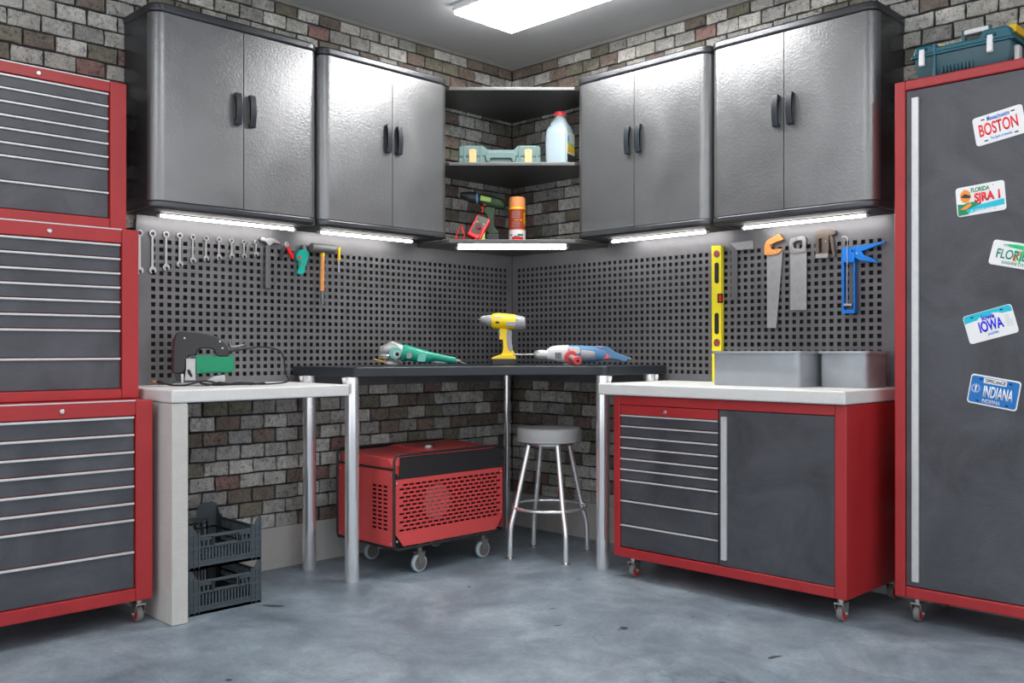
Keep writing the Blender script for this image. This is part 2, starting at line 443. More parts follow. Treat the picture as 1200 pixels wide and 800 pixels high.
# ================================================================ PEGBOARDS (left wall frame: local x = world y, root rotated 90 degrees)
def pegboard(x0, x1, rot, label, flip):
    t0 = .905; t1 = 1.678; pz, px_, hs = .0357, .0378, .0198
    vs, fs = [], []; rows = []
    za = t0+.066
    k = 0
    while za+hs < t1-.05 and k < 19:
        hl = []; x = .05
        while x+hs < abs(x1-x0)-.045:
            hl.append((x, x+hs)); x += px_
        rows.append((za, za+hs, hl)); za += pz; k += 1
    perforate(vs, fs, 0, abs(x1-x0), t0, t1, rows, -.003, 0)
    qbox(vs, fs, .76, abs(x1-x0)-.0005, -.003, 0, t1, 1.701)
    # folded rim so the sheet stands off the wall
    W = abs(x1-x0)
    for a in ((0, W, -.001, .024, t0, t0+.003), (0, W, -.001, .024, t1-.003, t1), (0, .003, -.001, .024, t0, t1), (W-.003, W, -.001, .024, t0, t1)): qbox(vs, fs, *a)
    if flip: vs = [(W-v[0], v[1], v[2]-t0) for v in vs]
    else: vs = [(v[0], v[1], v[2]-t0) for v in vs]
    if flip: fs = [f[::-1] for f in fs]
    qbox(vs, fs, .004, W-.004, .018, .022, 0, t1-t0)  # dark sheet added to stand in for the shade behind the holes
    o = raw('pegboard', vs, fs, ['peg', 'hole_shade'])
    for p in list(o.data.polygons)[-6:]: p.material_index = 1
    return o, t0
o, t0 = pegboard(-2.40, -.032, 1, '', True)
o.location = (.028, -2.40, t0); o.rotation_euler = (0, 0, PI/2)
tag(o, 'grey perforated steel pegboard on the left wall holding wrenches and hammers', 'pegboard')
o, t0 = pegboard(.034, 2.44, 0, '', False)
o.location = (.034, -.028, t0)
tag(o, 'grey perforated steel pegboard on the right wall holding saws and the yellow level', 'pegboard')
PEG = .031

# ================================================================ WALL CABINETS
def cabinet(rot, x0, x1, seam, label, hinge_shift=0):
    Z0, Z1, dp, r = 1.703, 2.576, .300, .055
    loc = (0, x0, Z0) if rot else (x0, 0, Z0)
    W = x1-x0; Hh = Z1-Z0; s = seam-x0
    t = thing('wall_cabinet', label, 'cabinet', loc, PI/2 if rot else 0, 'grey two-door wall cabinets')
    def prof(e, rr, fy, by=-.0):
        o = [(-e+0, by)]
        for k in range(9):
            a = PI+PI/2*k/8; o.append((-e+rr+rr*math.cos(a), -fy+rr+rr*math.sin(a)))
        for k in range(9):
            a = -PI/2+PI/2*k/8; o.append((W+e-rr+rr*math.cos(a), -fy+rr+rr*math.sin(a)))
        o.append((W+e, by)); return o
    g = .003
    bm = nb(); prism(bm, prof(-.004, r-.004, dp-.006), .02, Hh-.035, 'z'); obj('body', bm, 'cabdark', t)
    bm = nb(); prism(bm, prof(.004, r+.004, dp+.006), Hh-.040, Hh, 'z'); obj('top_cap', bm, 'cabdark', t, .012, 3)
    bm = nb(); prism(bm, prof(.004, r+.004, dp+.004), 0, .030, 'z'); obj('bottom_lip', bm, 'cabdark', t, .009, 3)
    bm = nb(); prism(bm, prof(-.012, r-.012, dp-.012, -.012), -.0025, .001, 'z'); obj('anti_glare_panel', bm, 'under', t)  # matt panel added to stop the light strip mirroring in the lip
    for side in (0, 1):
        pts = []
        for k in range(11):
            a = PI+PI/2*k/10; pts.append((r+r*math.cos(a), -dp+r+r*math.sin(a)))
        w = s if side == 0 else W-s
        pts.append((w-.002, -dp)); pts.append((w-.002, -dp+.018))
        for k in range(10, -1, -1):
            a = PI+PI/2*k/10; q = r-.006; pts.append((r+q*math.cos(a), -dp+r+q*math.sin(a)))
        if side: pts = [(W-p[0], p[1]) for p in pts]
        bm = nb(); prism(bm, pts, .032, Hh-.042, 'z'); d = obj('door', bm, 'cab', t)
        hx = s+(-.034 if side == 0 else .036); zc = 2.182-Z0
        bm = nb(); hh = .072; pr = []
        outer = [(-dp-.002, -hh), (-dp-.020, -hh), (-dp-.026, -hh*.55), (-dp-.028, 0), (-dp-.026, hh*.55), (-dp-.020, hh), (-dp-.002, hh)]
        inner = [(-dp-.002, hh*.8), (-dp-.012, hh*.75), (-dp-.022, hh*.4), (-dp-.024, 0), (-dp-.022, -hh*.4), (-dp-.012, -hh*.75), (-dp-.002, -hh*.8)]
        pr = [(a, b+zc) for a, b in outer+inner]
        prism(bm, pr, hx-.015, hx+.015, 'x'); obj('handle', bm, 'black_top', d, .003, 2)
    return t
cabinet(1, -2.445, -1.622, -2.022, 'grey wall cabinet at upper left, beside the red tool chests')
cabinet(1, -1.612, -.785, -1.175, 'grey wall cabinet on the left wall, next to the corner shelves')
cabinet(0, .790, 1.638, 1.192, 'grey wall cabinet on the right wall, next to the corner shelves')
cabinet(0, 1.648, 2.462, 2.040, 'grey wall cabinet at upper right, next to the tall red locker')

def light_strip(p, q, z, label):
    p, q = Vector((*p, z)), Vector((*q, z)); d = q-p; n = d.length
    t = thing('light_strip', label, 'light', tuple((p+q)/2), math.atan2(d.y, d.x), 'glowing under-cabinet light strips')
    bobj('housing', (-n/2, n/2, -.009, .009, .009, .0142), 'cabdark', t, .002)
    bm = nb(); loft(bm, [(-n/2+.012, 0, .003, .010, .0068), (n/2-.012, 0, .003, .010, .0068)], 'x', 14); obj('tube', bm, 'led', t)
    for s in (-1, 1):
        bm = nb(); loft(bm, [(s*(n/2-.013), 0, .002, .012, .009), (s*n/2, 0, .002, .011, .008)], 'x', 14); obj('end_cap', bm, 'ltgrey', t)
    return t
light_strip((.15, -2.36), (.15, -1.66), 1.6860, 'glowing light strip under the cabinet at the far left')
light_strip((.15, -1.53), (.15, -.92), 1.6860, 'glowing light strip under the left cabinet next to the corner shelves')
light_strip((.92, -.15), (1.545, -.15), 1.6860, 'glowing light strip under the right cabinet next to the corner shelves')
light_strip((1.735, -.15), (2.37, -.15), 1.6860, 'glowing light strip under the cabinet nearest the tall red locker')
k = .125
light_strip((.30-k*.7071+.02, -.785+k*.7071+.02), (.785-k*.7071-.02, -.30+k*.7071-.02), 1.6645, 'glowing light strip under the lowest corner shelf')

# ================================================================ CORNER SHELVES
def corner_shelf(z, th, label):
    bm = nb()
    o = [(.004, -.004), (.004, -.784), (.298, -.784), (.784, -.298), (.784, -.004)]
    prism(bm, o, 0, th, 'z')
    s = obj('corner_shelf', bm, 'shelf', None, .004, 2); s.location = (0, 0, z)
    return tag(s, label, 'shelf', 'three corner shelves between the wall cabinets')
corner_shelf(1.679, .022, 'lowest corner shelf, carrying a green drill and an orange spray can')
corner_shelf(2.104, .020, 'middle corner shelf, carrying a pale case and a white jug')
corner_shelf(2.516, .020, 'empty topmost corner shelf under the ceiling')

# ================================================================ CASTERS
def caster(parent, x, y, top, r=.034, wm='wheel', hub='redrub', fm='castermetal', side=1, w=.026, wheelname='wheel', trail=.012):
    t = obj('caster', _fork(top, r, w, trail), fm, parent, .0015, 2, loc=(x, y, 0))
    bm = nb(); e = w/2
    lathe(bm, [(r*.80, -e), (r*.95, -e*.8), (r, -e*.3), (r, e*.3), (r*.95, e*.8), (r*.80, e)], (0, trail, r), 'x', 28)
    wo = obj(wheelname, bm, wm, t)
    bm = nb(); lathe(bm, [(r*.78, -e*1.02), (r*.78, e*1.02)], (0, trail, r), 'x', 24); obj('hub', bm, hub, wo)
    return t
def _fork(top, r, w, trail):
    bm = nb(); e = w/2+.004
    for s in (-1, 1):
        pts = [(trail-.010, r-.012), (trail+.010, r-.012), (trail+.014, r), (trail+.006+.012, r*2+.006), (-.020, r*2+.010), (-.022, r*2+.004), (trail-.014, r)]
        prism(bm, pts, s*e, s*(e+.003), 'x')
        cyl(bm, (s*(e-.002), trail, r), (s*(e+.007), trail, r), .007, 12)
    box(bm, -e-.003, e+.003, -.022, trail+.020, r*2+.004, r*2+.011)
    cyl(bm, (0, 0, r*2+.008), (0, 0, top), .013, 16)
    box(bm, -.022, .022, -.022, .022, top-.005, top)
    return bm

# ================================================================ TOOL CHESTS
def lock(parent, x, y, z, r=.009):
    bm = nb(); lathe(bm, [(r, 0), (r, -.004), (r*.75, -.006), (r*.7, -.005)], (x, y, z), 'y', 18); obj('lock', bm, 'satin', parent)
def chest_body(parent, W, dp, z0, z1, stile, rb, rt, out=.014, splits=()):
    bm = nb()
    box(bm, .002, W-.002, -dp+.02, -.014, z0, z1)
    box(bm, stile, W-stile, -dp, -dp+.022, z0, rb); box(bm, stile, W-stile, -dp, -dp+.022, rt, z1)
    o = obj('body', bm, 'red', parent, .003)
    for a, b in ((0, stile), (W-stile, W)):
        bm = nb(); box(bm, a, b, -dp-out*.25, -dp+.022, z0, z1+.001); obj('side_post', bm, 'red', parent, .004)
    return o
def drawers(parent, x0, x1, y, zs, zb, hh=.009):
    for i, zt in enumerate(zs):
        b = zs[i+1] if i+1 < len(zs) else zb
        bm = nb(); box(bm, x0+.002, x1-.002, y, y+.018, b+.0035, zt-.001); d = obj('drawer', bm, 'drawer', parent, .002)
        bm = nb(); box(bm, x0+.002, x1-.002, y-.009, y+.004, zt-hh, zt); obj('drawer_handle', bm, 'alu', d, .0025)
# left stack: local x to the right = +y world
XR = -2.527; W = .69; x0 = XR-W
def left_chest(label, z0, z1, dp, zs, zb, lz, cast=False):
    t = thing('tool_chest', label, 'tool chest', (0, x0, z0), PI/2)
    top = zs[0]-z0
    chest_body(t, W, dp, 0, z1-z0, .068, zb-z0, top+.004)
    drawers(t, .070, W-.070, -dp+.010, [z-z0 for z in zs], zb-z0)
    bobj('top_edge', (.068, W-.068, -dp-.001, -dp+.02, z1-z0-.004, z1-z0+.001), 'alu', t, .001)
    lock(t, W/2-.003, -dp, lz-z0)
    return t
t = left_chest('red lower tool chest on wheels with eight charcoal drawers, bottom of the stack', .100, .8975, .483,
    [.8335, .764, .696, .630, .560, .492, .426, .299], .150, .865)
for cx in (.05, W-.035):
    for cy in (-.435, -.06):
        c = caster(t, cx, cy, .100); c.location.z = -.100
left_chest('red middle tool chest with eight charcoal drawers, set on the wheeled chest', .8995, 1.588, .350,
    [1.527, 1.470, 1.411, 1.3536, 1.295, 1.2365, 1.178, 1.065], .938, 1.557)
left_chest('red upper tool chest with eight charcoal drawers, topmost of the stack', 1.591, 2.2147, .230,
    [2.165, 2.1137, 2.062, 2.009, 1.9577, 1.903, 1.8517, 1.7534], 1.643, 2.190)

# ================================================================ WHITE SLAB WORKBENCH (left)
t = thing('workbench', 'white stone workbench with one slab leg, beside the red tool chests', 'workbench', (0, -2.50, 0), PI/2)
bobj('worktop', (.000, .848, -.598, -.034, .885, .938), 'white_slab', t, .008, 3)
bobj('panel_leg', (.004, .072, -.592, -.010, 0, .884), 'slab_leg', t, .006, 3)

# ================================================================ BLACK CORNER TABLE
t = thing('corner_table', 'dark corner table with chrome legs in the room corner', 'table', (0, 0, 0))
bm = nb()
def arc3(a, m, b, n=14):
    o = []
    for k in range(n+1):
        s = k/n; q = 4*s*(1-s)
        o.append((a[0]*(1-s)+b[0]*s+(m[0]-(a[0]+b[0])/2)*q, a[1]*(1-s)+b[1]*s+(m[1]-(a[1]+b[1])/2)*q))
    return o
out = [(.036, -.036), (.036, -1.606), (.545, -1.606), (.572, -1.590)] + arc3((.580, -1.565), (.84, -.86), (1.155, -.562))[0:] + [(1.19, -.555), (1.207, -.535), (1.207, -.036)]
prism(bm, out, .968, 1.015, 'z'); obj('tabletop', bm, 'black_top', t, .006, 3)
def leg(x, y, r=.0335):
    bm = nb(); lathe(bm, [(r*.97, 0), (r, .004), (r, .968)], (x, y, 0), 'z', 28); return obj('leg', bm, 'chrome', t)
for x, y, s in ((.50, -1.570, 1), (.135, -1.570, 1), (1.165, -.520, -1), (1.165, -.130, -1)):
    lg = leg(x, y)
    d = Vector((0, -1, 0)) if s == 1 else Vector((1, 0, 0))
    p = Vector((x, y, 0))
    bm = nb(); tube(bm, spline([p+d*.018+Vector((0,0,.915)), p+d*.036+Vector((0,0,.935)), p+d*.044+Vector((0,0,.968))], 6), .013, 14)
    lathe(bm, [(.034, 0), (.034, .006)], (x, y, .961), 'z', 24)
    obj('bracket', bm, 'chrome', lg)
leg(.060, -.105, .022)

# ================================================================ RED ROLLING BENCH CABINET (right)
x0 = 1.298; Wb = 1.180; yb = -.600
t = thing('rolling_cabinet', 'red rolling bench cabinet with charcoal drawers and one door under the white worktop', 'cabinet', (x0, 0, .100))
bm = nb(); Z0 = -.100
box(bm, 0, Wb, -.575, -.020, 0, .776)
a, b = 1.336-x0, 2.428-x0
box(bm, 0, a, -.600, -.570, 0, .776); box(bm, b, Wb, -.600, -.570, 0, .776)
box(bm, a, b, -.600, -.570, 0, .144+Z0); box(bm, a, b, -.600, -.570, .833+Z0, .776)
obj('body', bm, 'red', t, .004)
bobj('lock_panel', (1.3385-x0, 1.8835-x0, -.596, -.570, .7865+Z0, .831+Z0), 'red', t, .002)
lock(t, 1.600-x0, -.596, .808+Z0)
drawers(t, 1.3370-x0, 1.8850-x0, -.594, [z+Z0 for z in (.7845, .7326, .680, .629, .576, .5255, .473, .374, .257)], .1455+Z0, .0075)
d = bobj('door', (1.8875-x0, 2.4265-x0, -.594, -.570, .146+Z0, .831+Z0), 'drawer', t, .002)
bobj('handle', (1.903-x0, 1.930-x0, -.606, -.593, .173+Z0, .803+Z0), 'alu', d, .002)
for cx in (.085, Wb-.045):
    for cy in (-.555, -.07):
        c = caster(t, cx, cy, .100); c.location.z = -.100
o = bobj('worktop', (-.632, .632, -.295, .295, 0, .055), 'white_slab', None, .008, 3)
o.location = (1.852, -.330, .8785); tag(o, 'thick white stone worktop lying on the red rolling cabinet', 'worktop')

# ================================================================ TALL RED LOCKER
x0 = 2.576; Wl = .92
t = thing('locker', 'tall red metal locker with a charcoal door on wheels, at the right edge', 'locker', (x0, 0, .100))
bm = nb()
box(bm, 0, Wl, -.355, -.012, 0, 2.08)
box(bm, 0, .044, -.380, -.350, 0, 2.08); box(bm, Wl-.044, Wl, -.380, -.350, 0, 2.08)
box(bm, .044, Wl-.044, -.380, -.350, 0, .046); box(bm, .044, Wl-.044, -.380, -.350, 2.04, 2.08)
obj('body', bm, 'red', t, .006, 3)
d = bobj('door', (.0465, Wl-.0465, -.375, -.350, .049, 2.037), 'drawer', t, .002)
bobj('handle', (.072, .099, -.388, -.374, .070, 2.005), 'alu', d, .002)
for cx in (.075, Wl-.06):
    for cy in (-.335, -.06):
        c = caster(t, cx, cy, .100); c.location.z = -.100
DOORY = .375
# ---- licence plates: local x right, z up, centre at root, tilted about the wall normal
def plate(TL, TR, BL, label, base='white', W=None):
    d = DOORY+.004
    a, b, c = (Vector(RW(*p, d)) for p in (TL, TR, BL))
    w = (b-a).length; hgt = (c-a).length
    if W: b = a+(b-a).normalized()*W; w = W
    hgt = w*.52 if W else hgt
    dx = (b-a).normalized(); dz = Vector((-dx.y, dx.x))
    cen = a+dx*w/2-dz*hgt/2; ang = math.atan2(dx.y, dx.x)
    o = bpy.data.objects.new('licence_plate', None); COL.objects.link(o)
    o.location = (cen.x, -DOORY, cen.y); o.rotation_euler = (0, -ang, 0)
    tag(o, label, 'licence plate', 'licence plates stuck on the locker door')
    hw, hh = w/2, hgt/2
    bm = nb(); prism(bm, rrect(-hw, hw, -hh, hh, .012), -.0035, -.0002); obj('plate', bm, base, o, .001, 2)
    return o, hw, hh
YP = -.0042
def slots(o, pts, m, w=.007):
    for x, z in pts: patch(o, 'bolt_slot', rrect(x-w, x+w, z-.0025, z+.0025, .0022, 3), YP, m)
o, hw, hh = plate((1138.7,139.7), (1197.4,120.9), (1145.3,172.1), 'white licence plate with red BOSTON, top of the locker door')
lettering(o, 'BOSTON', -hw*.80, hw*.74, -hh*.42, hh*.44, YP, 'ink_red', bold=.02)
lettering(o, 'Massachusetts', -hw*.42, hw*.48, hh*.55, hh*.86, YP, 'ink_blue', bold=.02)
lettering(o, 'The Spirit of America', -hw*.40, hw*.46, -hh*.84, -hh*.58, YP, 'ink_blue', bold=.01)
slots(o, [(-hw*.58, hh*.72), (hw*.62, hh*.72), (-hw*.58, -hh*.76), (hw*.62, -hh*.76)], 'ink_dark')
o, hw, hh = plate((1119.3,221.1), (1176.6,210.2), (1122.6,254.8), 'licence plate with red SJRA 1 and an orange sun over water')
patch(o, 'water_band', [(-hw*.94, -hh*.9), (hw*.94, -hh*.62), (hw*.94, -hh*.22), (-hw*.1, -hh*.38), (-hw*.94, -hh*.62)], YP, 'ink_cyan')
patch(o, 'foliage', [(-hw*.95, -hh*.92), (-hw*.5, -hh*.9), (-hw*.62, -hh*.62), (-hw*.05, -hh*.34), (-hw*.2, -hh*.12), (-hw*.5, -hh*.1), (-hw*.7, -hh*.2), (-hw*.95, -hh*.12)], YP-.0003, 'ink_green')
patch(o, 'sun', circ(-hw*.60, hh*.34, hw*.22, 24, hh*.44), YP-.0005, 'ink_orange')
patch(o, 'bird', [(-hw*.8, hh*.34), (-hw*.62, hh*.52), (-hw*.36, hh*.3), (-hw*.42, hh*.18), (-hw*.62, hh*.22), (-hw*.76, hh*.3)], YP-.0009, 'ink_dark')
patch(o, 'boat', [(-hw*.86, -hh*.5), (-hw*.4, -hh*.12), (-hw*.38, -hh*.34), (-hw*.6, -hh*.56)], YP-.0007, 'ink_orange')
lettering(o, 'FLORIDA', -hw*.36, hw*.40, hh*.52, hh*.84, YP, 'ink_green', bold=.03)
lettering(o, 'SJRA 1', -hw*.24, hw*.80, -hh*.36, hh*.44, YP-.0010, 'ink_red', bold=.04)
lettering(o, 'ST. JOHNS RIVER', -hw*.44, hw*.50, -hh*.84, -hh*.64, YP-.0006, 'white')
slots(o, [(-hw*.62, hh*.80), (hw*.55, hh*.80), (hw*.55, -hh*.80)], 'pale_ink', .004)
o, hw, hh = plate((1164.8,280.1), (1199,285.2), (1155.8,314.3), 'white licence plate with green FLORIDA, half cut off by the picture edge', W=.180)
patch(o, 'orange_fruit', circ(hw*.10, hh*.18, hw*.09, 20, hh*.2), YP, 'ink_orange')
patch(o, 'trunk', [(-hw*.08, -hh*.5), (hw*.06, -hh*.5), (hw*.02, hh*.1), (-hw*.1, hh*.05)], YP, 'ink_orange')
patch(o, 'sea', circ(-hw*.02, hh*.26, hw*.08, 16, hh*.14), YP-.0002, 'ink_cyan')
patch(o, 'leaves', [(-hw*.45, hh*.78), (-hw*.3, hh*.58), (hw*.3, hh*.42), (hw*.42, hh*.66), (hw*.2, hh*.84), (-hw*.1, hh*.86)], YP-.0001, 'ink_mint')
patch(o, 'palm_stem', [(hw*.14, -hh*.62), (hw*.22, -hh*.62), (hw*.30, hh*.45), (hw*.2, hh*.45)], YP-.0001, 'ink_mint')
lettering(o, 'FLORIDA', -hw*.76, hw*.80, -hh*.40, hh*.36, YP-.0006, 'ink_teal', bold=.015)
lettering(o, 'MYFLORIDA.COM', -hw*.55, hw*.55, hh*.56, hh*.76, YP-.0008, 'ink_green')
lettering(o, 'SUNSHINE STATE', -hw*.48, hw*.52, -hh*.80, -hh*.56, YP, 'ink_teal', bold=.01)
o, hw, hh = plate((1127.5,371.4), (1184.5,355.3), (1137.6,403.6), 'white licence plate with blue IOWA under a cyan sky band')
patch(o, 'sky_band', [(-hw*.97, hh*.44), (-hw*.45, hh*.50), (-hw*.35, hh*.62), (hw*.12, hh*.60), (hw*.2, hh*.74), (hw*.42, hh*.68), (hw*.55, hh*.56), (hw*.97, hh*.50), (hw*.97, hh*.84), (hw*.88, hh*.97), (-hw*.88, hh*.97), (-hw*.97, hh*.84)], YP, 'ink_cyan')
lettering(o, 'IOWA', -hw*.46, hw*.52, -hh*.42, hh*.34, YP-.0002, 'ink_royal', bold=.03)
lettering(o, 'Iowa', -hw*.26, hw*.26, hh*.38, hh*.74, YP-.0009, 'ink_royal', bold=.03)
lettering(o, 'JASPER', -hw*.20, hw*.26, -hh*.74, -hh*.54, YP, 'ink_blue', bold=.02)
for k in range(7): patch(o, 'tower_mark', [(hw*.62, -hh*.42+k*hh*.12), (hw*.90-(.1*hw if k > 3 else 0), -hh*.42+k*hh*.12), (hw*.90-(.1*hw if k > 3 else 0), -hh*.37+k*hh*.12), (hw*.62, -hh*.37+k*hh*.12)], YP, 'pale_ink')
slots(o, [(-hw*.62, hh*.78), (hw*.58, hh*.78)], 'white', .005)
o, hw, hh = plate((1138.5,437.1), (1197.4,447.6), (1132.9,470.9), 'blue licence plate with white INDIANA, lowest on the locker door')
patch(o, 'field', rrect(-hw*.95, hw*.95, -hh*.90, hh*.90, .009), YP, 'plblue')
patch(o, 'name_strip', rrect(-hw*.46, hw*.46, hh*.50, hh*.86, .002, 3), YP-.0005, 'white')
lettering(o, 'TIPPECANOE', -hw*.42, hw*.42, hh*.56, hh*.80, YP-.0010, 'ink_dark', bold=.02)
lettering(o, 'INDIANA', -hw*.40, hw*.78, -hh*.44, hh*.34, YP-.0006, 'white', bold=.02)
lettering(o, 'INDIANA', -hw*.40, hw*.34, -hh*.84, -hh*.56, YP-.0006, 'ltgrey', bold=.02)
patch(o, 'torch', [(-hw*.74, -hh*.2), (-hw*.71, -hh*.2), (-hw*.69, hh*.2), (-hw*.72, hh*.3), (-hw*.76, hh*.2)], YP-.0005, 'white')
for k in range(16):
    a = 2*PI*k/16; p = Vector((-hw*.725, hh*.05)); e = Vector((math.cos(a), math.sin(a))); n = Vector((-e.y, e.x))*.0008
    patch(o, 'ray', [tuple(p+e*.011-n), tuple(p+e*.018-n), tuple(p+e*.018+n), tuple(p+e*.011+n)], YP-.0005, 'white')
slots(o, [(-hw*.58, hh*.72), (hw*.60, hh*.72), (-hw*.58, -hh*.76), (hw*.60, -hh*.76)], 'white', .005)
# ================================================================ GENERATOR (left wall frame: local x = world y)
gy0, gW, gd0, gd1, gz0, gz1 = -1.397, .740, .13, .60, .135, .590
t = thing('generator', 'red wheeled generator with slotted panels in a black frame under the dark table', 'generator', (0, gy0, 0), PI/2)
Y0, Y1 = -gd1, -gd0                       # front, back (local y)
bm = nb(); box(bm, .03, gW-.03, Y0+.02, Y1-.01, gz0+.02, gz1-.115); obj('core', bm, 'dark', t, .004)
# inner machinery glimpsed through the slots
bm = nb(); lathe(bm, [(.085, Y0+.019), (.085, Y0+.010), (.05, Y0+.008)], (.28, 0, .34), 'y', 24); obj('motor_cover', bm, 'satin', t)
# front slotted panel
vs, fs = [], []; rows = []; z = gz0+.085; r = 0
while z < gz1-.135:
    x = .035+(.022 if r % 2 else 0); hl = []
    while x+.030 < gW-.028: hl.append((x, x+.031)); x += .0390
    rows.append((z, z+.0105, hl)); z += .0198; r += 1
perforate(vs, fs, .012, gW-.012, gz0+.075, gz1-.118, rows, Y0+.004, Y0+.009)
o = raw('front_panel', vs, fs, 'genred', t)
bm = nb(); prism(bm, [(.06, gz0+.012), (gW-.06, gz0+.012), (gW-.012, gz0+.075), (.012, gz0+.075)], Y0+.004, Y0+.009); obj('panel_skirt', bm, 'genred', t, .001)
bobj('top_band', (.040, gW-.012, Y0+.002, Y0+.010, gz1-.117, gz1-.012), 'genblack', t, .002)
bm = nb(); prism(bm, [(.012, gz1-.117), (.045, gz1-.117), (.016, gz1-.09)], Y0+.002, Y0+.010); obj('band_corner', bm, 'genblack', t)
# left end panel with two columns of slots
vs, fs = [], []; rows = []; z = gz0+.09
while z < gz1-.15:
    hl = []
    for c0 in (.05, .275):
        for k in range(3): hl.append((c0+k*.044, c0+k*.044+.034))
    rows.append((z, z+.0105, hl)); z += .0205
perforate(vs, fs, .012, gd1-gd0-.012, gz0+.016, gz1-.075, rows, -.003, .002)
vs = [(v[1], Y0+v[0], v[2]) for v in vs]; fs = [f[::-1] for f in fs]
raw('side_panel', vs, fs, 'genred', t)
vs2 = [(gW-v[0], v[1], v[2]) for v in vs]; raw('side_panel', vs2, [f[::-1] for f in fs], 'genred', t)
# tank cover with sloping top
bm = nb(); prism(bm, [(Y0+.02, gz1-.115), (Y1-.012, gz1-.115), (Y1-.012, gz1-.02), (Y1-.06, gz1-.006), (Y0+.06, gz1-.02), (Y0+.02, gz1-.055)], .010, gW*.42, 'x'); obj('tank_cover', bm, 'genred', t, .006, 3)
bm = nb(); prism(bm, [(Y0+.02, gz1-.115), (Y1-.012, gz1-.115), (Y1-.012, gz1-.008), (Y1-.06, gz1+.004), (Y0+.06, gz1-.012), (Y0+.02, gz1-.05)], gW*.425, gW-.012, 'x'); o2 = obj('tank_cover', bm, 'genred', t, .006, 3)
bm = nb(); lathe(bm, [(.034, 0), (.034, .014), (.026, .020)], (gW*.55, (Y0+Y1)/2, gz1-.006), 'z', 24); obj('filler_cap', bm, 'satin', o2)
# tubular frame
def loop(x):
    P = []
    for cx, cz, a in ((Y1-.025, gz1-.025, 0), (Y0+.025, gz1-.025, 90), (Y0+.025, gz0+.025, 180), (Y1-.025, gz0+.025, 270)):
        for k in range(6):
            th = math.radians(a+90*k/5); P.append((x, cx+.025*math.cos(th), cz+.025*math.sin(th)))
    return P
def loopf(y):
    P = []
    for cx, cz, a in ((gW-.03, gz1-.03, 0), (.03, gz1-.03, 90), (.03, gz0+.03, 180), (gW-.03, gz0+.03, 270)):
        for k in range(6):
            th = math.radians(a+90*k/5); P.append((cx+.03*math.cos(th), y, cz+.03*math.sin(th)))
    return P
bm = nb()
for y in (Y0, Y1): tube(bm, loopf(y), .0065, 10, closed=True)
for x in (.004, gW-.004):
    for z in (gz0+.006, gz1-.07): tube(bm, [(x, Y0, z), (x, Y1, z)], .006, 10)
tube(bm, [(gW, Y0, gz1-.02), (gW, Y1, gz1-.02)], .0065, 10)
obj('frame', bm, 'genblack', t)
for x, z in ((.020, gz0+.04), (.020, gz1-.135), (gW-.022, gz0+.10), (gW-.022, gz1-.14)):
    bm = nb(); lathe(bm, [(.006, 0), (.006, -.002), (.003, -.004)], (x, Y0+.004, z), 'y', 12); obj('screw', bm, 'satin', t)
for y in (Y0+.02, Y1-.03):
    for z in (gz0+.03, gz1-.095):
        bm = nb(); lathe(bm, [(.006, 0), (.006, -.002), (.003, -.004)], (-.003, y, z), 'x', 12); obj('screw', bm, 'satin', t)
bm = nb(); box(bm, .06, gW-.06, Y0+.05, Y1-.05, gz0+.008, gz0+.024); obj('base_plate', bm, 'genblack', t)
for x, y in ((.185, Y0+.035), (.625, Y0+.045), (.185, Y1-.045), (.625, Y1-.045)):
    c = caster(t, x, y, .145, .045, 'tyre', 'disc', 'disc', w=.024, trail=.004)
    c.rotation_euler = (0, 0, PI/2)

# ================================================================ STOOL
sx, sy = .766, -.485
t = thing('bar_stool', 'round grey cushioned stool with chrome legs below the dark corner table', 'stool', (sx, sy, 0))
bm = nb(); R = .172
lathe(bm, [(R*.9, .606), (R*.985, .610), (R, .620), (R, .664), (R*.985, .676), (R*.94, .683), (R*.6, .686), (.001, .687)], (0,0,0), 'z', 48); st = obj('seat_cushion', bm, 'vinyl', t)
bm = nb(); lathe(bm, [(R*1.0, .612), (R*1.01, .615), (R*1.0, .619)], n=48); obj('piping', bm, 'vinyl', st)
bm = nb(); lathe(bm, [(.115, .592), (.128, .592), (.130, .607), (.115, .607)], n=40); obj('seat_plate', bm, 'satin', t)
feet = [PD(596.7, 4.931), PD(663.6, 4.794), PD(625, 5.238), PD(689.3, 5.11)]
for fx, fy in feet:
    a = Vector((fx-sx, fy-sy, 0)); e = a.normalized()
    P = [e*.118+Vector((0,0,.597)), e*.140+Vector((0,0,.50)), e*.168+Vector((0,0,.38)), e*.193+Vector((0,0,.27)), e*.208+Vector((0,0,.18)), e*.218+Vector((0,0,.01))]
    P[-1] = a*.98+Vector((0,0,.008)); P[-2] = a*.955+Vector((0,0,.16))
    bm = nb(); tube(bm, spline(P, 6), .0135, 14); lg = obj('leg', bm, 'chrome', t)
    bm = nb(); lathe(bm, [(.024, 0), (.024, .004), (.014, .010), (.012, .016)], (a.x*.98, a.y*.98, 0), 'z', 20); obj('foot', bm, 'satin', lg)
bm = nb(); tube(bm, [(.196*math.cos(2*PI*k/48), .196*math.sin(2*PI*k/48), .262) for k in range(48)], .0085, 12, closed=True); obj('footrest_ring', bm, 'chrome', t)

